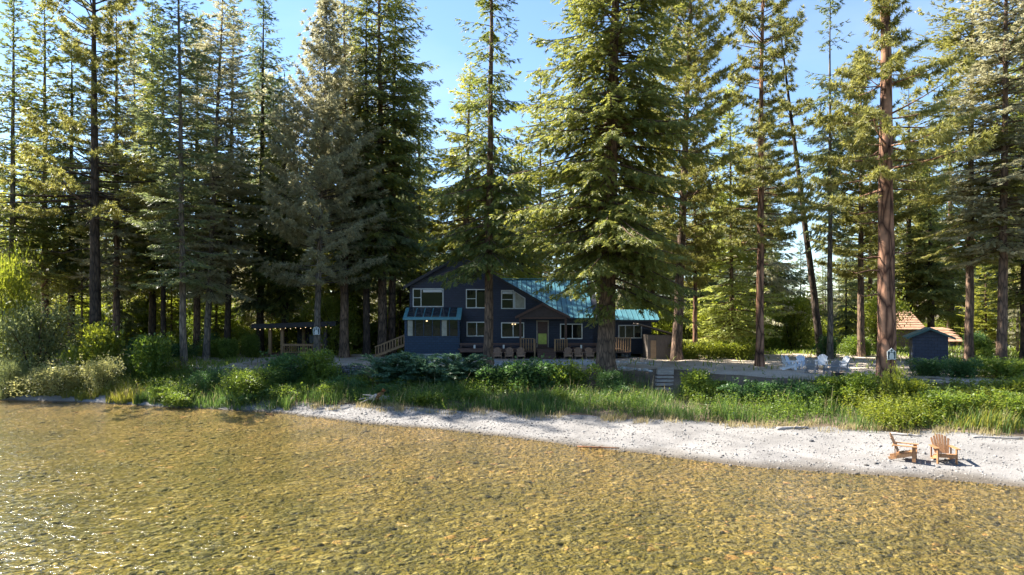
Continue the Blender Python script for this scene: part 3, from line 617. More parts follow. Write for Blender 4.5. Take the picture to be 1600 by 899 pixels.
# trees further back: a few crowns shared by many copies
rnd = random.Random(5)
def place_of(px):
    for lim, t in ((120, 'at the far left of the forest'), (300, 'behind the leaning grey trunk'), (560, 'behind the pavilion'), (700, 'behind the left side of the house'), (1010, 'behind the right side of the house'),
                   (1130, 'behind the plank hut and ferns'), (1230, 'behind the slim yard pine'), (1380, 'behind the fire pit chairs'), (1480, 'behind the small shed'), (9999, 'at the far right of the forest')):
        if px < lim: return t
protos = []
for i, (h, cb, R, nb, sty, fm, bm, shp) in enumerate([(33, 4, 5.6, 170, 'layer', 'fir', 'bark_fir', cone), (30, 3, 5.8, 170, 'fir', 'fir_dark', 'bark_dark', cone),
        (34, 7, 5.4, 150, 'olive', 'pine', 'bark_fir', col_), (25, 1.2, 5.4, 165, 'layer', 'fir_bright', 'bark_fir', cone), (31, 3, 5.4, 165, 'fir', 'olive', 'bark_grey', narrow)]):
    lab = ['green fir deep in the forest behind the front row', 'dark fir deep in the forest behind the front row', 'airy pine deep in the forest behind the front row',
           'bright green fir deep in the forest behind the front row', 'olive fir deep in the forest behind the front row'][i]
    protos.append(tree('background_fir' if sty != 'olive' else 'background_pine', (0, 0, 0), h, .33, cb, R, nb, sty, fm, bm, 60 + i, lab, lab.split(' deep')[0] + 's of the back forest', node=.46, sp=.72))
spots = []
for row, (Y0, n_, tall) in enumerate([(70, 6, .95), (86, 11, 1.0), (104, 30, 1.0), (118, 34, 1.0), (136, 36, 1.0)]):
    for i in range(n_):
        px = -140 + (1880) * (i + rnd.uniform(.15, .85)) / n_; Y = Y0 + rnd.uniform(-3.5, 3.5)
        x = (px - 800) * Y / F
        if -12 < x < 14 and Y < 74: continue
        if 38 < x < 53 and 70 < Y < 84: continue
        sc = tall * rnd.uniform(.72, 1.05)
        if 1205 < px < 1345: sc = min(sc, .34 + .05 * row) * rnd.uniform(.85, 1.1)       # the open gap of sky
        if 690 < px < 800: sc = min(sc, .62 + .04 * row)
        spots.append((x, Y, sc))
for x, Y in [(44, 46), (50, 52), (46, 60), (58, 50)]:
    spots.append((x, Y, rnd.uniform(.85, 1.05)))
for i in range(44):                                                     # young firs filling the spaces between the trunks
    Y = rnd.uniform(94, 126); px = -120 + 1840 * (i + rnd.uniform(0, 1)) / 44; x = (px - 800) * Y / F
    if 38 < x < 53 and 68 < Y < 86 or (-13 < x < 15 and Y < 78): continue
    spots.append((x, Y, rnd.uniform(.34, .52)))
for px, Y, sc in [(40, 64, .42), (95, 66, .36), (128, 60, .40), (190, 66, .44), (232, 70, .36), (268, 66, .42), (338, 68, .46), (378, 72, .40), (432, 74, .44), (520, 72, .46), (556, 70, .40), (625, 74, .5), (1215, 72, .40), (1322, 70, .42), (1540, 66, .42), (1590, 64, .44)]:
    spots.append(((px - 800) * Y / F, Y, sc))
used = set(); KIND = ['green fir', 'dark fir', 'airy pine', 'bright green fir', 'olive fir']
for x, Y, sc in spots:
    i = rnd.choice([0, 0, 1, 1, 2, 2, 3, 4, 4]) if sc > .55 else rnd.choice([0, 1, 3, 3, 4]); loc = (x, Y, g1(x, Y) - .1)
    o = protos[i] if i not in used else dup(protos[i])
    used.add(i); o.location = loc; o['label'] = ('short young ' if sc < .55 else 'tall ') + KIND[i] + (' in the middle rows ' if Y < 95 else ' in the rearmost rows ') + place_of(800 + x * F / Y)
    o.rotation_euler.z = rnd.uniform(0, 6.28); o.scale = (sc * rnd.uniform(.9, 1.2),) * 2 + (sc,)

weeds('bank_weeds', 4200, (-34, 20), M['leaf'], 'mixed green weeds growing in clumps through the bank grass')
weeds('sunny_weeds', 5200, (16.5, 34), M['leaf_bright'], 'yellow green weeds covering the sunlit right bank', 1.25)
weeds('shore_weeds', 1800, (-40, -18), M['leaf_bright'], 'yellow green weeds along the left shore')

# ------------------------------------------------------------------ shrubs
def bush_mesh(seed, n, leaf, lobes=9, tpl=LEAF, flat=.0, skirt=.2):
    r = np.random.default_rng(seed)
    lc = np.stack([r.normal(0, .42, lobes), r.normal(0, .42, lobes), r.uniform(.25, .85, lobes)], 1); lr = r.uniform(.22, .42, lobes)
    lc[:, :2] = lc[:, :2].clip(-.75, .75)
    i = r.integers(0, lobes, n); d = unit(r.normal(size=(n, 3))); d[:, 2] = np.where(d[:, 2] < -.3, -d[:, 2] * .7, d[:, 2])
    P = lc[i] + d * (lr[i] * (r.uniform(.4, 1.08, n) ** .6 + np.abs(r.normal(0, .14, n))))[:, None]; P[:, 2] = np.abs(P[:, 2])
    ns_ = 60; q_ = r.integers(0, ns_, n); sh = r.uniform(0, 1, n) < .28; sa_ = r.uniform(0, 6.28, ns_); sr_ = r.uniform(.1, .75, ns_); sh_h = r.uniform(.6, 1.35, ns_); uu = r.uniform(.2, 1, n)
    SP = np.stack([np.cos(sa_) * sr_, np.sin(sa_) * sr_, 0 * sa_], 1)[q_] * (.55 + .6 * uu[:, None]) + r.normal(0, .035, (n, 3)); SP[:, 2] = uu * sh_h[q_]
    P = np.where(sh[:, None], SP, P); m = r.uniform(0, 1, n) < skirt; P[m, 2] *= r.uniform(.0, .6, m.sum())
    D = unit(d + r.normal(0, .5, (n, 3)) + np.array([0, 0, .25])); N = unit(r.normal(0, .6, (n, 3)) + np.array([0, 0, 1.]))
    V, t = place(tpl, P, D, N, leaf * r.uniform(.6, 1.3, n), r, .05)
    mb = MB()
    for q in range(lobes):
        e = lc[q] + np.array([0, 0, lr[q] * .5]); mb.tube([(0, 0, -.1), e * .5 + np.array([0, 0, .1]), e], [.022, .015, .005], 4, False)
    return V, t, mb
BM = {}
def bush_proto(kind, seed, n, leaf, **kw): BM[kind] = bush_mesh(seed, n, leaf, **kw) 
bush_proto('leafy', 1, 5200, .085); bush_proto('fine', 2, 9000, .05, lobes=12); bush_proto('big', 3, 8000, .055, lobes=16); bush_proto('loose', 4, 2600, .10, lobes=11)
bush_proto('low', 5, 4200, .10, lobes=12)
_bm = {}
def bush(kind, fm, loc, w_, h_, label, group=None, name='shrub', rz=0, cat='shrub'):
    key = (kind,)
    if key not in _bm:
        V, t, mb = BM[kind]; me = np_mesh('foliage', V, t); me.materials.append(M[fm])
        me2 = bpy.data.meshes.new('stems'); me2.from_pydata(mb.v, [], mb.f); me2.materials.append(M['bark_dark']); _bm[key] = (me, me2)
    me, me2 = _bm[key]; root = thing(name, loc, label, cat, group, rz)
    a = link('foliage', me, root); a.material_slots[0].link = 'OBJECT'; a.material_slots[0].material = M[fm]
    link('stem', me2, root); root.scale = (w_ / 2 / .95, w_ / 2 / .95, h_ / 1.05); return root
def B_(kind, fm, px, py, wpx, hpx, label, group='shrubs on the bank', **kw):
    x, y, z = hit(px, py); s = y / F; return bush(kind, fm, (x, y, z - .05), wpx * s, hpx * s, label, group, rz=px * .37, **kw)
B_('fine', 'leaf_grey', 55, 592, 145, 108, 'large grey green willow bush at the left end of the bank')
B_('big', 'leaf_bright', 8, 585, 110, 175, 'tall airy yellow green shrub above the grey willow bush', cat='shrub')
B_('leafy', 'leaf_bright', 152, 597, 95, 78, 'bright yellow green shrub right of the grey willow bush')
B_('leafy', 'leaf', 235, 598, 80, 64, 'rounded green shrub between the bright shrub and the leaning grey trunk')
B_('fine', 'leaf_grey', 12, 622, 60, 55, 'low grey brush at the water line in the left corner')
B_('fine', 'dry', 95, 614, 110, 44, 'pale dry brush below the grey willow bush', group='pale dry brush by the water')
B_('fine', 'dry', 160, 612, 75, 50, 'pale dry brush below the bright yellow green shrub', group='pale dry brush by the water')
B_('leafy', 'leaf', 498, 602, 85, 48, 'bushy green shrub below the pavilion, right one of two')
B_('leafy', 'leaf_dark', 450, 606, 90, 46, 'bushy green shrub below the pavilion, left one of two')
B_('fine', 'leaf', 395, 622, 120, 46, 'soft green shrub in the tall grass right of the leaning grey trunk')
B_('fine', 'leaf_dark', 330, 618, 80, 40, 'dark low shrub in the tall grass under the leaning grey trunk')
B_('low', 'leaf_dark', 770, 606, 80, 34, 'low dark shrub just right of the junipers below the patio')
B_('low', 'leaf_dark', 830, 610, 100, 44, 'dark shrub below the patio opposite the front door')
B_('low', 'leaf', 893, 612, 80, 42, 'green shrub beside the foot of the biggest fir')
B_('leafy', 'leaf_dark', 955, 618, 60, 34, 'small dark shrub in front of the biggest fir trunk')
B_('leafy', 'leaf', 1092, 626, 74, 42, 'dense green shrub immediately right of the wooden steps')
B_('low', 'leaf_dark', 1175, 630, 90, 32, 'low dark shrub below the bare soil bank right of the steps')
B_('low', 'leaf_dark', 1242, 630, 95, 32, 'dark shrub on the bank below the left fire pit chairs')
B_('leafy', 'leaf', 1310, 628, 90, 36, 'green shrub on the bank below the right fire pit chairs')
B_('leafy', 'leaf', 1350, 632, 70, 44, 'green shrub on the bank left of the thickest pine')
B_('loose', 'leaf_bright', 1396, 640, 36, 62, 'tall pale weed growing against the thickest pine trunk', name='tall_weed', cat='plant')
for i, (px, py, w_, h_, fm, lab) in enumerate([(1432, 634, 75, 36, 'leaf_bright', 'sunlit yellow green shrub just right of the thickest pine'), (1475, 650, 90, 38, 'leaf', 'sunlit shrub on the right bank nearest the beach chairs'),
        (1520, 634, 95, 26, 'leaf_bright', 'yellow green shrub below the curved path'), (1565, 652, 95, 38, 'leaf', 'green shrub on the bank near the right edge'), (1600, 632, 90, 34, 'leaf_bright', 'bright shrub cut by the right edge of the view')]):
    B_('low' if i % 2 else 'leafy', fm, px, py, w_, h_, lab)
for i in range(34):
    px = rnd.choice([rnd.uniform(560, 990), rnd.uniform(1110, 1370), rnd.uniform(1390, 1640), rnd.uniform(240, 540)]); py = rnd.uniform(604, 634) if px < 1390 else rnd.uniform(612, 662)
    tone = rnd.choice(['leaf', 'leaf_dark', 'leaf']) if px < 1390 else rnd.choice(['leaf_bright', 'leaf', 'leaf_bright'])
    B_(rnd.choice(['low', 'loose', 'leafy']), tone, px, py, rnd.uniform(35, 75), rnd.uniform(14, 27), {'leaf': 'mid green', 'leaf_dark': 'dark green', 'leaf_bright': 'yellow green'}[tone] + ' small ragged shrub in the bank grass ' + ('below the pavilion' if px < 560 else 'below the sunroom' if px < 730 else 'below the patio' if px < 990 else 'below the bare soil bank' if px < 1230 else 'below the fire pit' if px < 1390 else 'right of the thickest pine'), group='small shrubs tangled in the bank grass', name='small_shrub')
B_('low', 'leaf_dark', 1455, 588, 62, 26, 'dark shrub growing against the front of the small shed', group='shrubs by the shed')
B_('low', 'leaf_dark', 1498, 590, 60, 28, 'dark shrub right of the small shed at the path', group='shrubs by the shed')
B_('low', 'leaf', 1570, 592, 110, 30, 'green shrub below the stout trunked fir at the right', group='shrubs by the shed')
for px, lab in ((1075, 'bright fern clump nearest the house'), (1108, 'bright fern clump around the thin trunk'), (1142, 'bright fern clump left of the slim yard pine'), (1168, 'bright fern clump touching the slim yard pine')):
    x, y, z = at(px, 57); bush('low', 'leaf_bright', (x, y, z), 2.6, 1.3, lab + ' behind the yard', 'bright ferns behind the yard', name='fern', rz=px, cat='fern')

def juniper(px, py, wpx, hpx, seed, label):
    x, y, z = hit(px, py); s = y / F; r = np.random.default_rng(seed); Ps, Ds, Ns, Ls = [], [], [], []; mb = MB()
    for i in range(46):
        az = r.uniform(0, 6.28); ln = wpx * s * .55 * r.uniform(.5, 1.05); ht = hpx * s * r.uniform(.35, 1.0)
        u = np.linspace(.2, 1, 12); dh = np.array([math.cos(az), math.sin(az), 0])
        pt = lambda q: dh * (q * ln)[:, None] + np.array([0, 0, 1.]) * (ht * (1.9 * q - 1.0 * q * q))[:, None]
        p = pt(u); tg = unit(pt(u + .02) - pt(u - .02)); sd = np.cross(tg, [0, 0, 1.])
        mb.tube(pt(np.linspace(0, 1, 4)), [.03, .02, .012, .004], 3, False)
        for sgn in (-1, 0, 1):
            Ps.append(p + sd * sgn * .1); Ds.append(unit(tg + sd * sgn * .8 + r.normal(0, .2, p.shape))); Ns.append(unit(np.array([0, 0, 1.]) + r.normal(0, .3, p.shape))); Ls.append(r.uniform(.25, .45, 12))
    V, t = place(SPRAY, np.concatenate(Ps), np.concatenate(Ds), np.concatenate(Ns), np.concatenate(Ls), r)
    root = thing('juniper', (x, y, z), label, 'shrub', 'junipers below the sunroom'); mb.build('stem', M['bark_dark'], root); link('foliage', np_mesh('foliage', V, t), root, [M['juniper']])
juniper(600, 600, 85, 50, 1, 'arching blue green juniper nearest the dark stone wall')
juniper(655, 602, 105, 56, 2, 'largest arching blue green juniper below the middle of the sunroom')
juniper(718, 600, 85, 52, 3, 'arching juniper below the right end of the sunroom')
juniper(630, 606, 80, 40, 4, 'low front juniper between the dark wall and the largest juniper')
juniper(690, 608, 80, 38, 5, 'low front juniper touching the dark shrub below the patio')

# leafy undergrowth between and behind the trunks
un = 0
for i in range(84):
    px = -60 + 1720 * (i + rnd.uniform(.1, .9)) / 84; Y = rnd.uniform(63, 92)
    x = (px - 800) * Y / F
    if -11.5 < x < 15 and Y < 76: Y = rnd.uniform(77, 86); x = (px - 800) * Y / F
    if (39 < x < 52 and 68 < Y < 84) or (34 < x < 47 and Y < 70): continue
    tone = rnd.choice(['leaf', 'leaf_bright', 'leaf_bright', 'leaf_bright']); shp_ = rnd.choice(['big', 'leafy', 'big'])
    bush(shp_, tone, (x, Y, g1(x, Y) - .1), rnd.uniform(4, 6.5), rnd.uniform(2.4, 5.6),
         ('yellow green' if tone == 'leaf_bright' else 'mid green') + (' fine leaved' if shp_ == 'big' else ' broad leaved') + ' understorey shrub ' + place_of(px), 'understorey shrubs in the forest', name='understorey_shrub', rz=rnd.uniform(0, 6))
for i in range(26):
    px = rnd.choice([rnd.uniform(-60, 400), rnd.uniform(1190, 1640)]); Y = rnd.uniform(54, 63); x = (px - 800) * Y / F
    if px > 1380 and px < 1520: continue
    tone = rnd.choice(['leaf', 'leaf_dark']); bush('leafy', tone, (x, Y, g1(x, Y) - .1), rnd.uniform(2, 3.6), rnd.uniform(1.0, 2.0),
         ('dark green' if tone == 'leaf_dark' else 'mid green') + ' low shrub under trunks ' + place_of(px), 'low shrubs under the front trees', name='low_shrub', rz=rnd.uniform(0, 6))

# ------------------------------------------------------------------ house
YW = 59.5; kw_ = YW / F
def X(px, Y=YW): return (px - 800) * Y / F
def Z(py, Y=YW): return CAMH - (py - HZ) * Y / F
G0 = 1.95
house = thing('lake_house', (0, YW, G0), 'navy blue two storey house with a teal metal roof among the trees', 'house')
HO = (0, YW, G0)
def hb(mb, name, mat, parent=house): return mb.build(name, M[mat], parent, HO)
PKX, PKZ = X(718), Z(399); LEX, LEZ = X(632), Z(448); SL = (PKZ - LEZ) / (PKX - LEX)
REX = X(892); REZ = PKZ - SL * (REX - PKX)
rz_ = lambda x: PKZ - SL * abs(x - PKX)
x0, x1 = X(640), X(884)
hb(MB().prism([(x0, YW, G0 - .2), (x1, YW, G0 - .2), (x1, YW, rz_(x1) - .22), (PKX, YW, PKZ - .22), (x0, YW, rz_(x0) - .22)], (0, 12, 0)), 'wall', 'navy')
# main gable roof slabs with fascias
for sx, ex, ez in ((-1, LEX, LEZ), (1, REX, REZ)):
    a = [(PKX, YW - .55, PKZ), (ex, YW - .55, ez), (ex, YW - .55, ez - .06), (PKX, YW - .55, PKZ - .06)]
    hb(MB().prism(a, (0, 13, 0)), 'roof', 'teal')
    d = .02 * sx
    hb(MB().prism([(PKX, YW - .58, PKZ + .03), (ex, YW - .58, ez + .03), (ex, YW - .58, ez - .26), (PKX, YW - .58, PKZ - .26)], (0, .06, 0)), 'fascia', 'black')
# wing with a roof that slopes towards the lake
WY0, WY1 = 58.9, 65.2; WZ0, WZ1 = Z(497, WY0), Z(437, WY1); wsl = (WZ1 - WZ0) / (WY1 - WY0); WX1 = X(936, WY0)
hb(MB().box(x1 + .01, WX1 - .45, YW + .01, YW + 11, G0 - .2, WZ0 + .25), 'wall', 'navy')
hb(MB().prism([(WX1 - .46, YW + .02, WZ0 + .25), (WX1 - .46, WY1, WZ1 - .12), (WX1 - .46, YW + 10.9, WZ0 + .25)], (-.2, 0, 0)), 'gable_wall', 'navy')
def valley(x): z_ = PKZ - SL * (x - PKX); return max(WY0, WY0 + (z_ - WZ0) / wsl) if x > PKX else WY1
xs_ = np.arange(-1.7, WX1 + .01, .44)
for i in range(len(xs_) - 1):
    xa, xb = xs_[i], min(xs_[i + 1], WX1); ya, yb = valley(xa), valley(xb)
    if min(ya, yb) >= WY1: continue
    ya, yb = min(ya, WY1), min(yb, WY1); zf = lambda y: WZ0 + wsl * (y - WY0)
    mb = MB().prism([(xa, ya, zf(ya)), (xb - .045, yb, zf(yb)), (xb - .045, WY1, WZ1), (xa, WY1, WZ1)], (0, 0, -.05))
    p0, p1 = (xb - .055, yb, zf(yb) + .03), (xb - .055, WY1 - .01, WZ1 + .03)
    if WY1 - yb > .1: mb.bar(p0, p1, .02, .06)
    hb(mb, 'roof_panel', 'teal')
hb(MB().prism([(REX - .3, WY0 + .05, WZ0 + .0), (WX1, WY0 + .05, WZ0 + .0), (WX1, WY1, WZ1 - .03), (-1.2, WY1, WZ1 - .03)], (0, 0, -.06)), 'roof_underlay', 'black')
hb(MB().prism([(-1.7, WY1 + .02, WZ1), (WX1, WY1 + .02, WZ1), (WX1, 71.5, WZ0), (-1.7, 71.5, WZ0)], (0, 0, -.05)), 'roof', 'teal')
hb(MB().box(-1.6, WX1 + .02, WY1 - .14, WY1 + .16, WZ1 + .04, WZ1 + .1), 'ridge_cap', 'teal_trim')
hb(MB().box(REX + .02, WX1, WY0 - .08, WY0 - .01, WZ0 - .2, WZ0 - .01), 'fascia', 'black')
hb(MB().bar((WX1 + .04, WY0, WZ0 - .06), (WX1 + .04, WY1, WZ1 - .06), .06, .22), 'fascia', 'black')
# small right wing on piers
RY0, RY1 = 60.0, 62.0; RZ0, RZ1 = Z(500, RY0), Z(484, RY1); rx1 = X(1018, 60.5)
hb(MB().box(WX1 - .44, rx1, 60.5, 66, Z(553, 60.5), RZ0 + .1), 'wall', 'navy')
for xa in np.arange(WX1 + .06, rx1 + .3, .45):
    mb = MB().prism([(xa, RY0, RZ0), (xa + .44, RY0, RZ0), (xa + .44, RY1, RZ1), (xa, RY1, RZ1)], (0, 0, -.05)); mb.bar((xa + .42, RY0, RZ0 + .025), (xa + .42, RY1, RZ1 + .025), .035, .05); hb(mb, 'roof_panel', 'teal')
hb(MB().prism([(WX1 + .06, RY1 + .01, RZ1), (rx1 + .5, RY1 + .01, RZ1), (rx1 + .5, 66.5, RZ1 - 1.6), (WX1 + .06, 66.5, RZ1 - 1.6)], (0, 0, -.05)), 'roof', 'teal')
hb(MB().box(WX1 + .06, rx1 + .5, RY0 - .07, RY0 - .01, RZ0 - .2, RZ0 - .01), 'fascia', 'black')
for px in (973, 979.5, 1012): 
    xx_ = X(px, 60.7); hb(MB().tube([(xx_, 60.75, G0 - .3), (xx_, 60.75, Z(553, 60.5))], [.16, .16], 10), 'concrete_pier', 'concrete')
# sunroom
SY_ = 57.8; sx0, sx1 = X(632, SY_), X(718, SY_); sz = Z(498, SY_); szt = Z(481, YW)
hb(MB().box(sx0, sx1, SY_, YW - .01, Z(553, SY_), Z(525.5, SY_)), 'sunroom_wall', 'blue')
hb(MB().box(sx0, sx1, SY_, YW - .01, sz - .12, sz - .01), 'sunroom_header', 'blue')
hb(MB().box(sx0 + .05, sx1 - .05, SY_ + .06, YW - .01, G0 - .3, Z(553, SY_) - .01), 'foundation', 'concrete')
for xa in (sx0, sx1 - .16): hb(MB().box(xa, xa + .16, SY_ + .003, YW - .01, Z(525.5, SY_), sz - .12), 'corner_post', 'blue')
for xe in (sx0, sx1 - .06): hb(MB().prism([(xe, SY_ + .1, sz), (xe, YW - .02, sz), (xe, YW - .02, szt - .1)], (.06, 0, 0)), 'cheek_wall', 'blue')
gx0, gx1 = sx0 + .16, sx1 - .16
for i in range(6):
    a = gx0 + (gx1 - gx0) * i / 6; b = gx0 + (gx1 - gx0) * (i + 1) / 6
    wdw = hb(MB().box(a, a + .05, SY_ + .02, SY_ + .1, Z(525.5, SY_), sz - .12), 'window', 'blue')
    hb(MB().box(a + .05, b, SY_ + .06, SY_ + .08, Z(525.5, SY_), sz - .12), 'pane', 'glass', wdw)
    if i in (0, 1, 3, 4): hb(MB().box(a + .1, b - .2, SY_ + .049, SY_ + .058, Z(525, SY_), sz - .15), 'curtain', 'curtain', wdw) if i in (0, 4) else None
skm = MB()
sl0, sl1 = np.array([0, SY_ - .15, sz + .0]), np.array([0, YW - .02, szt])
def slab(mb, xa, xb, u0, u1, lift, th):
    p, q = sl0 + (sl1 - sl0) * u0, sl0 + (sl1 - sl0) * u1
    mb.prism([(xa, p[1], p[2] + lift), (xb, p[1], p[2] + lift), (xb, q[1], q[2] + lift), (xa, q[1], q[2] + lift)], (0, 0, -th)); return mb
hb(slab(MB(), sx0 - .12, sx1 + .12, 0, 1, 0, .1), 'sunroom_roof', 'teal_trim')
for i in range(6):
    a = sx0 + .2 + (sx1 - sx0 - .4) * i / 6; b = a + (sx1 - sx0 - .4) / 6 - .1
    pn = hb(slab(MB(), a, b, .14, .97, .05, .045), 'skylight_panel', 'skylight')
    hb(slab(MB(), a, b, .5, .54, .06, .006), 'glazing_bar', 'black', pn)
bulb = hb(MB().tube([(X(667, SY_), SY_ - .05, Z(502.5, SY_)), (X(667, SY_), SY_ - .05, Z(501, SY_))], [.07, .07], 8), 'lamp', 'bulb')

def window(pxa, pxb, pya, pyb, split=(.5,), Y=YW, hbar=(), shape=None):
    xa, xb, za, zb = X(pxa, Y), X(pxb, Y), Z(pyb, Y), Z(pya, Y); t = .085; mb = MB()
    y0, y1 = Y - .06, Y - .005
    if shape is None:
        mb.box(xa, xb, y0, y1, za, za + t).box(xa, xb, y0, y1, zb - t, zb).box(xa, xa + t, y0, y1, za + t, zb - t).box(xb - t, xb, y0, y1, za + t, zb - t)
        cuts = [xa + t] + [xa + (xb - xa) * s for s in split] + [xb - t]
        for s in cuts[1:-1]: mb.box(s - .035, s + .035, y0, y1, za + t, zb - t)
        for (c0, c1) in hbar: mb.box(cuts[c0] + .035 * (c0 > 0), cuts[c1] - .035, y0 + .004, y1, (za + zb) / 2 - .03, (za + zb) / 2 + .03)
    o = hb(mb, 'window', 'frame')
    cuts = [xa + t] + [xa + (xb - xa) * s for s in split] + [xb - t]
    for i in range(len(cuts) - 1): hb(MB().box(cuts[i], cuts[i + 1], Y - .03, Y - .002, za + t, zb - t), 'pane', 'glass', o)
    return o
wv = window(645, 693, 451, 480, (.27,), hbar=((0, 1),))
hb(MB().box(X(661), X(690.5), YW - .036, YW - .031, Z(457), Z(453)), 'blind', 'frame', wv)
window(728, 760, 452, 482, (.5,), hbar=((0, 1),))
wr = window(783, 803, 453.5, 483, (), hbar=((0, 1),)); hb(MB().box(X(785), X(801), YW - .036, YW - .031, Z(459.5), Z(455.5)), 'blind', 'frame', wr)
xa, xb = X(803.5), X(821)
poly = lambda d, Y_: [(xa + d, Y_, Z(483) + d), (xb - d, Y_, Z(483) + d), (xb - d, Y_, Z(466) - d * .6), (xa + d, Y_, Z(455) - d * 1.3)]
tw = hb(MB().prism(poly(0, YW - .05), (0, .045, 0)), 'window', 'frame'); hb(MB().prism(poly(.085, YW - .058), (0, .01, 0)), 'pane', 'curtain', tw)
window(729, 762, 503, 526, (.48,)); window(783, 819, 504, 528, (.52,)); window(875, 910, 506, 530, (.55,))
wl_ = window(966, 1003, 508, 529, (.3, .66), Y=60.5)
# porch, door
PY0 = 57.6; ppx = X(848, PY0); ppz = PKZ - SL * (ppx - PKX) - .12; plx, prx = X(805, PY0), X(891, PY0); psl = (ppz - Z(495, PY0)) / (ppx - plx)
for ex in (plx, prx):
    ez = ppz - psl * abs(ex - ppx)
    hb(MB().prism([(ppx, PY0, ppz), (ex, PY0, ez), (ex, PY0, ez - .1), (ppx, PY0, ppz - .1)], (0, YW - PY0 - .02, 0)), 'porch_roof', 'teal')
    hb(MB().prism([(ppx, PY0 - .05, ppz + .03), (ex, PY0 - .05, ez + .03), (ex, PY0 - .05, ez - .2), (ppx, PY0 - .05, ppz - .2)], (0, .047, 0)), 'fascia', 'deckwood')
hb(MB().prism([(plx + .35, PY0 + .12, Z(496, PY0)), (prx - .35, PY0 + .12, Z(496, PY0)), (ppx, PY0 + .12, ppz - .22)], (0, .08, 0)), 'porch_gable', 'post')
hb(MB().box(plx + .3, prx - .3, PY0 + .08, PY0 + .26, Z(498.5, PY0), Z(496, PY0) - .004), 'beam', 'deckwood')
DZ = Z(545, 57.5)
for px in (813, 884): xx_ = X(px, PY0 + .15); hb(MB().box(xx_ - .09, xx_ + .09, PY0 + .08, PY0 + .26, DZ + .004, Z(498.5, PY0) - .004), 'porch_post', 'deckwood')
dx0, dx1 = X(838), X(857.5)
door = hb(MB().box(dx0, dx0 + .1, YW - .07, YW - .004, DZ + .01, Z(501)).box(dx1 - .1, dx1, YW - .07, YW - .004, DZ + .01, Z(501)).box(dx0 + .1, dx1 - .1, YW - .07, YW - .004, Z(503), Z(501)), 'door', 'tread')
hb(MB().box(dx0 + .1, dx1 - .1, YW - .045, YW - .004, DZ + .01, Z(503)), 'door_leaf', 'deckwood', door)
hb(MB().box(X(841), X(854), YW - .055, YW - .047, Z(538), Z(521.5)), 'door_glass', 'yellow', door)
for px in (800.5, 805): hb(MB().tube([(X(px), YW - .16, Z(507.5)), (X(px), YW - .16, Z(506))], [.05, .05], 8), 'wall_lamp', 'bulb')
# deck with bench rail, rails and stairs
dk = house
dxa, dxb = X(715, 57.5), X(972, 57.5); st0, st1 = X(839, 57.5), X(868, 57.5)
hb(MB().box(dxa, dxb, 57.5, YW - .01, DZ - .12, DZ), 'deck', 'deckwood')
for a, b in ((sx1 + .05, st0), (st1, X(934, 57.5))):
    hb(MB().box(a, b, 57.42, 57.498, DZ - .3, DZ + .04), 'deck_fascia', 'deckwood')
    hb(MB().box(a, b, 57.40, 57.46, DZ + .33, DZ + .47), 'bench_back', 'deckwood')
    hb(MB().box(a, b, 57.6, 58.0, DZ + .2, DZ + .25), 'bench_seat', 'deckwood')
    nn = 4
    for i in range(nn): 
        xx_ = a + .1 + (b - a - .2) * i / (nn - 1); hb(MB().box(xx_ - .05, xx_ + .05, 57.465, 57.495, DZ + .042, DZ + .33), 'bench_post', 'deckwood')
for px in (741.5, 787, 908): xx_ = X(px, 57.4); hb(MB().box(xx_ - .075, xx_ + .075, 57.36, 57.398, DZ + .02, DZ + .32), 'pale_post', 'frame')
for i in range(14): xx_ = dxa + .3 + (dxb - dxa - .6) * i / 13; hb(MB().box(xx_ - .06, xx_ + .06, 58.4, 58.5, G0 - .2, DZ - .124), 'deck_pier', 'black')
def rail(pa, pb, top, nbal, Y_, z0=DZ, parent=house, mat='cedar'):
    xa, xb = X(pa, Y_), X(pb, Y_)
    hb(MB().box(xa - .03, xb + .03, Y_ - .07, Y_ + .07, top - .05, top), 'top_rail', mat, parent)
    for i in range(nbal): xx_ = xa + (xb - xa) * i / (nbal - 1); hb(MB().box(xx_ - .035, xx_ + .035, Y_ - .035, Y_ + .035, z0 + .045, top - .052), 'baluster', mat, parent)
rail(814, 834, Z(529, 57.3), 6, 57.34, DZ - .2); rail(868, 886, Z(530, 57.3), 6, 57.34, DZ - .2)
for px in (835.5, 867): xx_ = X(px, 57.0); hb(MB().box(xx_ - .055, xx_ + .055, 56.95, 57.06, G0 - .1, Z(530, 57)), 'newel_post', 'cedar')
rz0 = Z(549, 57.5)
hb(MB().box(X(934, 57.5), X(985, 57.5), 57.5, 60.4, rz0 - .15, rz0 - .006), 'side_deck', 'deckwood')
rail(934, 985, Z(528, 57.3), 15, 57.45, rz0 - .1)
for px in (936, 962, 984): xx_ = X(px, 57.7); hb(MB().box(xx_ - .08, xx_ + .08, 57.7, 57.86, G0 - .3, rz0 - .155), 'deck_pier', 'black')
for i in range(4):
    z1 = DZ - .004 - i * .2; hb(MB().box(st0 + .02, st1 - .02, 57.2 - .3 * i, 57.49 - .3 * i, G0 - .1, z1 - .03), 'stair_riser', 'deckwood')
    hb(MB().box(st0, st1, 57.16 - .3 * i, 57.492 - .3 * i, z1 - .028, z1), 'stair_tread', 'deckwood')
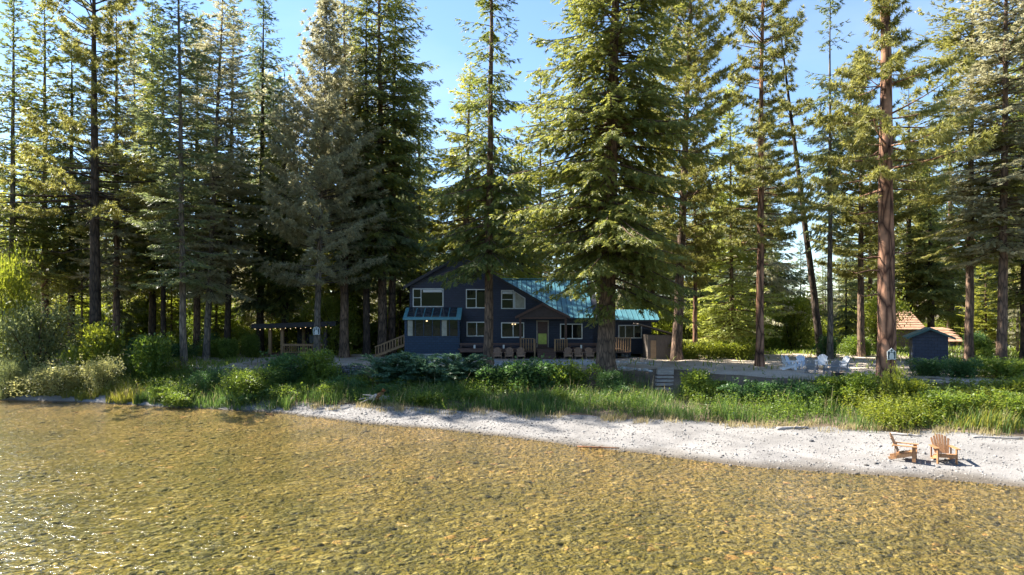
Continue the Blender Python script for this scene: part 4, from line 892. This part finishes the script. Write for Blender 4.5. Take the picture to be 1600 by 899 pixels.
# side stairs of the sunroom
sa, sb = X(588, 59.8), sx0 - .05
for i in range(6):
    xa = sa + (sb - sa) * i / 6; zz = G0 + .18 * (i + 1); hb(MB().box(xa, xa + (sb - sa) / 6 + .04, 59.2, 60.3, zz - .05, zz), 'stair_tread', 'cedar')
for Y_ in (59.15, 60.35):
    hb(MB().bar((sa, Y_, G0 + .95), (sb, Y_, G0 + 2.05), .1, .08), 'hand_rail', 'cedar'); hb(MB().bar((sa, Y_, G0 + .15), (sb, Y_, G0 + 1.2), .06, .2), 'stringer', 'cedar')
    for i in range(11):
        t = (i + .3) / 11; xx_ = sa + (sb - sa) * t; hb(MB().box(xx_ - .03, xx_ + .03, Y_ - .03, Y_ + .03, G0 + .2 + 1.05 * t, G0 + .9 + 1.1 * t), 'baluster', 'cedar')
# patio slab
mbp = MB().box(X(690, 54), X(928, 54), 51.2, 57.1, G0 - .5, G0 + .06); tag(mbp.build('patio', M['concrete']), kind='structure')

# ------------------------------------------------------------------ chairs
def chair(label, group, mat, fine=True):
    c = thing('adirondack_chair', (0, 0, 0), label, 'chair', group); wd = .56
    for i in range(7):                                                   # fanned back slats, rounded top
        t = (i - 3) / 3; xb, xt = t * .20, t * .29; top = .96 - .13 * t * t
        b0, b1 = np.array([xb, .22, .30]), np.array([xt, .22 + (top - .3) * .42, top]); MBb = MB().bar(b0, b1, .072, .022, up=(0, -1, .42))
        o = MBb.build('back_slat', mat, c)
    for i in range(5):
        y = -.36 + .125 * i; z = .37 - .028 * i; MB().box(-wd / 2, wd / 2, y, y + .115, z - .022, z).build('seat_slat', mat, c)
    MB().box(-wd / 2, wd / 2, -.385, -.362, .24, .37).build('apron', mat, c)
    for s in (-1, 1):
        MB().box(s * .335 - .075, s * .335 + .075, -.42, .36, .555, .58).build('arm', mat, c)
        MB().box(s * .31 - .02, s * .31 + .02, -.37, -.25, 0, .555).build('leg', mat, c)
        MB().bar((s * .283, -.36, .30), (s * .283, .52, .05), .026, .12).build('leg', mat, c)
        MB().bar((s * .33, .30, .12), (s * .33, .30, .555), .05, .03, up=(0, 1, 0)).build('arm_support', mat, c)
    MB().box(-.33, .33, .375, .40, .50, .56).build('back_brace', mat, c)
    return c
bc = chair('cedar armchair on the gravel beach turned to the right, left one of the pair', 'cedar armchairs on the beach', M['cedar_new'])
bc.location = hit(1414, 719); bc.rotation_euler.z = R_(56); bc.scale = (1.02,) * 3
o = dup(bc, hit(1475, 723), R_(-14), 'cedar armchair on the gravel beach facing the lake, right one of the pair')
first = chair('brown wooden armchair under the deck, just right of the brown fir trunk', 'brown armchairs on the patio', M['brownchair'])
first.location = (X(777.5, 56.6), 56.6, G0 + .06); first.rotation_euler.z = R_(3)
for px, lab in ((795.5, 'brown wooden armchair in the middle of the left patio row'), (814, 'brown wooden armchair just left of the entrance stairs'), (888, 'brown wooden armchair just right of the entrance stairs'),
                (904, 'brown wooden armchair in the middle of the right patio row'), (921, 'brown wooden armchair at the right end, nearest the biggest fir')):
    dup(first, (X(px, 56.6), 56.6, G0 + .06), R_(rnd.uniform(-6, 6)), lab)
fx, fy, fz = hit(1276, 581)
ring = [(-1.75, .2, 'w', 'white armchair at the left end of the fire pit circle seen from its side'), (-1.15, 1.0, 'b', 'pale blue armchair behind the left grey one at the fire pit'),
        (-.85, -1.15, 'g', 'grey armchair seen from behind at the left of the fire pit'), (-.2, 1.55, 'b', 'pale blue armchair at the back middle of the fire pit circle'),
        (.3, -1.45, 'g', 'grey armchair seen from behind at the front middle of the fire pit'), (.85, 1.2, 'w', 'white armchair at the back right of the fire pit circle'),
        (1.35, -.75, 'g', 'grey armchair at the front right of the fire pit circle'), (1.75, .3, 'w', 'white armchair at the right end of the fire pit circle')]
fp = None
for dx, dy, m_, lab in ring:
    mat = M[{'w': 'whitechair', 'b': 'bluechair', 'g': 'greychair'}[m_]]; loc = (fx + dx, fy + dy, g1(fx + dx, fy + dy)); rz = math.atan2(-dx, dy)
    if fp is None: fp = chair(lab, 'chairs round the fire pit', mat); fp.location = loc; fp.rotation_euler.z = rz
    else: dup(fp, loc, rz, lab, mat=mat)

# ------------------------------------------------------------------ pavilion
PVY = 61.0; pg = g1(X(460, PVY), PVY)
pav = thing('pavilion', (X(462, PVY), PVY, pg), 'open timber pavilion with a flat dark roof and string lights left of the house', 'pavilion'); PO = tuple(pav.location)
def pb(mb, name, mat, parent=pav): return mb.build(name, M[mat], parent, PO)
px_ = lambda p: X(p, PVY); pz_ = lambda p: Z(p, PVY)
pd = pz_(553)
pb(MB().box(px_(415), px_(512), PVY - .3, PVY + 4, pd - .35, pd), 'floor_deck', 'deckwood')
pb(MB().prism([(px_(398), PVY - .8, pz_(513.5)), (px_(528), PVY - .8, pz_(509.5)), (px_(528), PVY - .8, pz_(502)), (px_(398), PVY - .8, pz_(506.5))], (0, 5.6, 0)), 'roof', 'black')
for p, Y_ in ((421.5, 0), (440.5, 0), (460.5, 2.5), (508, 0), (508, 3.6)):
    pb(MB().box(px_(p) - .13, px_(p) + .13, PVY + Y_, PVY + Y_ + .26, pd + .003, pz_(512.5)), 'post', 'cedar' if p < 470 else 'post')
pb(MB().box(px_(444), px_(467), PVY + 3.7, PVY + 3.82, pd + .003, pz_(513)), 'back_wall', 'black')
pb(MB().box(px_(466), px_(506), PVY + 3.4, PVY + 3.5, pz_(539), pz_(525)), 'privacy_panel', 'panel')
pb(MB().box(px_(442.5), px_(506), PVY - .02, PVY + .16, pz_(541), pz_(537.5)), 'top_rail', 'cedar')
pb(MB().box(px_(442.5), px_(506), PVY + .03, PVY + .11, pd + .1, pd + .16), 'bottom_rail', 'cedar')
for i in range(18): xx_ = px_(444.5) + (px_(505) - px_(444.5)) * i / 17; pb(MB().box(xx_ - .025, xx_ + .025, PVY + .04, PVY + .1, pd + .163, pz_(541)), 'baluster', 'cedar')
for i in range(16):
    p = 404 + 7.8 * i; zz = pz_(514.2 - (p - 400) * .03 + 1.2 * math.sin(i * 1.57) ** 2); c_ = np.array([px_(p), PVY - .84, zz])
    sv, sf = IV * .032 + c_, IF; pb(MB().add(sv, [tuple(q) for q in sf]), 'bulb', 'bulb')
pb(MB().tube([(px_(404 + 7.8 * i), PVY - .84, pz_(513.0 - (7.8 * i) * .03 + 1.2 * math.sin(i * 1.57) ** 2)) for i in range(16)], [.012] * 16, 4), 'light_cord', 'black')

# ------------------------------------------------------------------ plaques on the two trunks
def plaque(x, y, z, wd, ht, pointed, label):
    r = thing('plaque', (x, y, z), label, 'plaque', 'carved plaques nailed to trunks')
    top = [(-.5, .72), (0, 1.0), (.5, .72)] if pointed else [(-.5, .7), (-.36, .9), (0, 1.0), (.36, .9), (.5, .7)]
    out = [(-.46, .02), (.05, .07), (.42, .04), (.5, .12)] + top[::-1]
    mk = lambda pts, d0, d1, s: MB().prism([(p[0] * wd * s, d0, (p[1] * s + (1 - s) * .5) * ht) for p in pts], (0, d1 - d0, 0))
    mk(out, -.03, 0, 1.0).build('board', M['signwhite'], r); mk(out, -.036, -.031, .84).build('field', M['signdark'], r)
    fig = MB()                                                         # pale standing figure: wide body, two round heads
    fig.prism([(-.24 * wd, -.044, .12 * ht), (.24 * wd, -.044, .12 * ht), (.27 * wd, -.044, .34 * ht), (.17 * wd, -.044, .62 * ht), (-.17 * wd, -.044, .62 * ht), (-.27 * wd, -.044, .34 * ht)], (0, .007, 0))
    for s in (-1, 1):
        cx = s * .15 * wd; fig.prism([(cx + .12 * wd * math.cos(a), -.044, .74 * ht + .085 * ht * math.sin(a)) for a in np.linspace(0, 2 * math.pi, 9)[:-1]], (0, .007, 0))
    fig.build('figure', M['signwhite'], r); return r
bx, by, bz = hit(1385, 620); xs1 = X(1391.5, by - .65); plaque(xs1, by - .72, Z(563, by - .72), .46, .62, True, 'pointed pale plaque with a dark field on the thickest orange pine')
bx, by, bz = hit(494, 562); plaque(X(494.5, by - .4), by - .42, Z(524, by - .42), .56, .70, False, 'round topped pale plaque on the olive pine by the pavilion')

# ------------------------------------------------------------------ sheds and the neighbour's cabin
sx, sy, sg = hit(1426, 580)
shed = thing('garden_shed', (sx, sy, sg), 'small navy shed with a dark green gable roof right of the thickest pine', 'shed', rz=R_(-25)); SO = (sx, sy, sg)
swd = 47 * sy / F; sh = Z(524, sy) - sg; pk = Z(512.5, sy) - sg
def sb_(mb, name, mat, parent=shed): return mb.build(name, M[mat], parent)
sb_(MB().prism([(0, 0, -.2), (swd, 0, -.2), (swd, 0, sh), (swd / 2, 0, pk - .1), (0, 0, sh)], (0, 2.2, 0)), 'wall', 'navy')
for s in (-1, 1):
    ex = swd / 2 + s * (swd / 2 + .38); ez = sh - .38 * (pk - sh) / (swd / 2) + .05
    sb_(MB().prism([(swd / 2, -.3, pk + .02), (ex, -.3, ez), (ex, -.3, ez - .07), (swd / 2, -.3, pk - .05)], (0, 2.8, 0)), 'roof', 'darkteal')
    sb_(MB().prism([(swd / 2, -.34, pk + .03), (ex, -.34, ez + .01), (ex, -.34, ez - .13), (swd / 2, -.34, pk - .12)], (0, .037, 0)), 'fascia', 'darkteal')
for xa in (-.012, swd - .1): sb_(MB().box(xa, xa + .112, -.015, .1, -.1, sh - .03), 'corner_board', 'navy')

sx, sy = X(1012, 57.5), 57.5; sg = g1(sx, sy)
hut = thing('plank_hut', (sx, sy, sg), 'weathered brown plank hut with a tan door beside the right end of the house', 'shed'); hw = X(1052, 57.5) - sx
pl = 9
for i in range(pl):
    if 1 <= i <= 2: continue
    sb_(MB().box(hw * i / pl + .008, hw * (i + 1) / pl - .008, 0, .05, -.2, 1.9 + .1 * (i % 2)), 'plank', 'greywood', hut)
sb_(MB().box(.01, hw - .01, .052, 2.2, -.2, 2.0), 'wall', 'greywood', hut)
sb_(MB().box(hw / pl + .01, hw * 3 / pl - .01, -.02, .048, -.05, 1.55), 'door', 'tan', hut)
sb_(MB().prism([(-.8, -.3, 2.9), (hw + .35, -.3, 1.95), (hw + .35, -.3, 2.05), (-.8, -.3, 3.0)], (0, 2.8, 0)), 'roof', 'greywood', hut)

NY = 74.0
cab = thing('neighbour_cabin', (X(1440, NY), NY, g1(X(1440, NY), NY)), 'distant cabin with sunlit tan shake roofs behind the small shed', 'cabin'); CO = tuple(cab.location)
def cb_(mb, name, mat, parent=cab): return mb.build(name, M[mat], parent, CO)
cx0, cx1 = X(1388, NY), X(1449, NY); cg = CO[2]
cb_(MB().box(cx0 + .3, cx1 - .3, NY + .5, NY + 6, cg - .3, Z(514, NY)), 'wall', 'greywood')
e0, e1 = Z(515, NY), Z(486, NY + 3.2)
for i in range(8):                                                       # overlapping shake courses
    u0, u1 = i / 8, (i + 1) / 8; ya, yb = NY + 3.2 * u0, NY + 3.2 * u1 + .05; za, zb = e0 + (e1 - e0) * u0 + .03, e0 + (e1 - e0) * u1
    cb_(MB().prism([(cx0, ya, za), (cx1, ya, za), (cx1, yb, zb), (cx0, yb, zb)], (0, 0, -.04)), 'shake_course', 'rustroof')
cb_(MB().prism([(cx0, NY + 3.26, e1), (cx1, NY + 3.26, e1), (cx1, NY + 6.5, e0), (cx0, NY + 6.5, e0)], (0, 0, -.05)), 'roof', 'rustroof')
lx0, lx1 = X(1450, NY), X(1508, NY)
for i in range(5):
    u0, u1 = i / 5, (i + 1) / 5; ya, yb = NY + 2.4 * u0, NY + 2.4 * u1 + .05; za, zb = Z(534, NY) + 1.5 * u0 + .03, Z(534, NY) + 1.5 * u1
    cb_(MB().prism([(lx0, ya, za), (lx1, ya, za), (lx1 - .9 * u1, yb, zb), (lx0, yb, zb)], (0, 0, -.04)), 'shake_course', 'rustroof')
cb_(MB().box(lx0, lx1 - .4, NY + 1.8, NY + 5, cg - .3, Z(534, NY) + .6), 'wall', 'greywood')
for p in (1484, 1497, 1505): cb_(MB().box(X(p, NY) - .1, X(p, NY) + .1, NY + .15, NY + .35, cg - .2, Z(534.5, NY)), 'post', 'cedar')

# ------------------------------------------------------------------ steps, stones, wood, path
x, y, z = hit(1039, 612); x2, y2, z2 = hit(1041, 577)
stp = thing('wooden_steps', (x, y, z), 'narrow flight of dusty wooden steps climbing the bank right of the biggest fir', 'steps')
ns = 9
for i in range(ns):
    t = i / (ns - 1); yy_ = (y2 - y) * t; dx = (x2 - x) * t; zz = g1(x + dx, y + yy_ + .25) - z + .06
    st = MB().box(dx - .55, dx + .55, yy_, yy_ + (y2 - y) / (ns - 1) * .92, zz - .07, zz + .05); st.build('step', M['tread'], stp)
    MB().box(dx - .53, dx + .53, yy_ + .05, yy_ + .1, zz - .25, zz - .072).build('riser', M['deckwood'], stp)
def stone_mesh(seed, k=2):
    r = np.random.default_rng(seed); v = IV.copy(); f = IF.copy()
    for _ in range(1):
        nv = list(v); cache = {}; nf = []
        def mid(a, b):
            q = (min(a, b), max(a, b))
            if q not in cache: m_ = unit(nv[a] + nv[b]); nv.append(m_); cache[q] = len(nv) - 1
            return cache[q]
        for a, b, c in f: ab, bc_, ca = mid(a, b), mid(b, c), mid(c, a); nf += [(a, ab, ca), (b, bc_, ab), (c, ca, bc_), (ab, bc_, ca)]
        v, f = np.array(nv), np.array(nf)
    d = unit(r.normal(size=(5, 3))); 
    v = v * (1 + .22 * np.sin(v @ d.T * 2.5 + r.uniform(0, 6, 5)).mean(1, keepdims=True) + r.normal(0, .05, (len(v), 1))); v *= np.array([1, r.uniform(.65, .95), r.uniform(.5, .75)])
    return np_mesh('stone', v, f)
SM = [stone_mesh(i) for i in range(5)]
for m_ in SM: m_.materials.append(M['rock'])
SMD = [m_.copy() for m_ in SM]
for m_ in SMD: m_.materials.clear(); m_.materials.append(M['darkrock'])
def rock(loc, s, label, group, name='rock', dark=False, parent=None):
    o = link(name, (SMD if dark else SM)[rnd.randrange(5)], parent); o.location = loc; o.scale = (s, s, s); o.rotation_euler = (rnd.uniform(-.3, .3), 0, rnd.uniform(0, 6.28))
    if parent is None: tag(o, label, 'rock', group)
    return o
for (pa, ya, pb_, yb_, n_, g_) in ((950, 573, 1016, 580, 17, 'front row of edging stones'), (958, 566, 1022, 569, 16, 'back row of edging stones')):
    for i in range(n_):
        t = i / (n_ - 1); p = hit(pa + (pb_ - pa) * t + rnd.uniform(-1, 1), ya + (yb_ - ya) * t + rnd.uniform(-.4, .4)); rock(p, rnd.uniform(.12, .2), 'whitish edging stone in the ' + g_.split(' of')[0] + ' along the path by the house', g_, 'edging_stone')
x, y, z = hit(545, 590)
wall_ = thing('stone_wall', (x, y, z), 'low dry stone wall of dark rocks left of the junipers', 'wall')
for j in range(6):
    for i in range(11 - j % 2):
        rock((-1.0 + .2 * i + .1 * (j % 2) + rnd.uniform(-.03, .03), .07 * j + rnd.uniform(-.04, .04), .06 + .14 * j - .012 * j * (abs(i - 5) ** 1.3) * .3), rnd.uniform(.105, .145), None, None, 'stone', True, wall_)
for px, py, s, lab in ((1146, 649, .19, 'white boulder lying in the gap of the grass below the steps'), (1011, 623, .17, 'small pale rock at the grass edge left of the steps'), (1075, 622, .16, 'pale rock at the foot of the dense shrub right of the steps'),
                       (1132, 645, .11, 'flat pale stone touching the left of the white boulder'), (1192, 620, .18, 'grey rock half hidden below the bare soil bank'), (866, 641, .12, 'pale stone in the grass at the top of the beach'),
                       (1118, 660, .1, 'dark edged stone on the shaded upper beach'), (1268, 690, .10, 'dark stone alone on the white gravel in the middle of the beach'), (1273, 684, .07, 'small dark stone beside the lone dark stone on the gravel'), (1375, 698, .08, 'dark stone just left of the beach chairs')):
    p = hit(px, py); rock((p[0], p[1], p[2] + s * .2), s, lab, None, 'rock', dark='dark' in lab)
# root snag with rotten red stump
x, y, z = hit(592, 632); sn = thing('driftwood_snag', (x, y, z), 'weathered root snag with a broken red stump at the grass edge', 'driftwood')
MB().tube([(-.15, 0, .25), (.1, 0, .55), (.3, .1, .85)], [.2, .2, .15], 8).build('stump', M['redwood'], sn)
mb = MB(); mb.smooth = True; mb.tube([(-.55, 0, .3), (-.2, .05, .42), (.2, 0, .38), (.45, 0, .28)], [.1, .2, .2, .1], 8)
for a, ln, zz in ((2.9, 1.0, -.1), (3.5, .9, -.3), (-.2, .9, -.25), (.5, .7, .1), (2.3, .8, .2), (-1.2, .6, -.35), (-2.0, .6, -.35), (3.1, .7, .3)):
    d = np.array([math.cos(a), math.sin(a) * .6, zz]); p0 = np.array([.25 * math.cos(a), 0, .36]); mb.tube([p0, p0 + d * ln * .5 + np.array([0, 0, .06]), p0 + d * ln], [.08, .05, .015], 6)
mb.build('root', M['drift'], sn)
def log(pa, pb_, r, label, mat='drift', twist=.05):
    p0, p1 = np.array(hit(*pa)), np.array(hit(*pb_)); mb = MB(); mb.smooth = True; n_ = 7
    pts = [p0 + (p1 - p0) * i / (n_ - 1) + np.array([0, rnd.uniform(-twist, twist), r * .7]) for i in range(n_)]
    mb.tube(pts, [r * (1 - .45 * i / (n_ - 1)) for i in range(n_)], 8); mb.tube([pts[3], pts[3] + np.array([.2, -.1, .12])], [r * .4, r * .15], 5)
    c = pts[0]; o = mb.build('driftwood_log', M[mat], None, c); o.location = c; tag(o, label, 'log'); return o
log((1214, 672), (1262, 670), .09, 'pale driftwood log lying at the top of the beach below the grass')
log((902, 699), (968, 701), .035, 'long thin brown stick on the gravel near the water', 'redwood')
log((1392, 679), (1440, 683), .06, 'grey drift pole on the shaded gravel behind the beach chairs')
log((1520, 684), (1598, 687), .05, 'long pale drift pole on the shaded gravel at the right edge')
log((415, 648), (428, 650), .05, 'short dark stick at the water edge of the left beach', 'redwood')
x, y, z = hit(1309, 600); mb = MB(); mb.smooth = True; mb.tube([(0, 0, -.2), (0, 0, .3), (0, 0, .62)], [.42, .36, .34], 14)
st = mb.build('tree_stump', M['bark_dark']); st.location = (x, y, z); tag(st, 'short dark tree stump among the shrubs below the fire pit chairs', 'stump')
# tan path past the shed
pts = [(1440, 583), (1470, 590), (1500, 594), (1530, 597), (1560, 603), (1590, 611), (1625, 620)]
ctr = [np.array(hit(*p)) for p in pts]; vv, ff = [], []
cc = []
for a, b in zip(ctr[:-1], ctr[1:]): cc += [a + (b - a) * t for t in np.linspace(0, 1, 8)[:-1]]
for i, c in enumerate(cc):
    d = cc[min(i + 1, len(cc) - 1)] - cc[max(i - 1, 0)]; nrm = np.array([-d[1], d[0]]) / np.hypot(d[0], d[1])
    for j in range(6):
        q = c[:2] + nrm * (j / 5 - .5) * (2.2 + .3 * math.sin(i)); vv.append((q[0], q[1], g1(q[0], q[1]) + .03))
for i in range(len(cc) - 1):
    for j in range(5): a = i * 6 + j; ff.append((a, a + 6, a + 7, a + 1))
me = bpy.data.meshes.new('path'); me.from_pydata(vv, [], ff); tag(link('path', me, None, [M['yard']]), kind='structure')
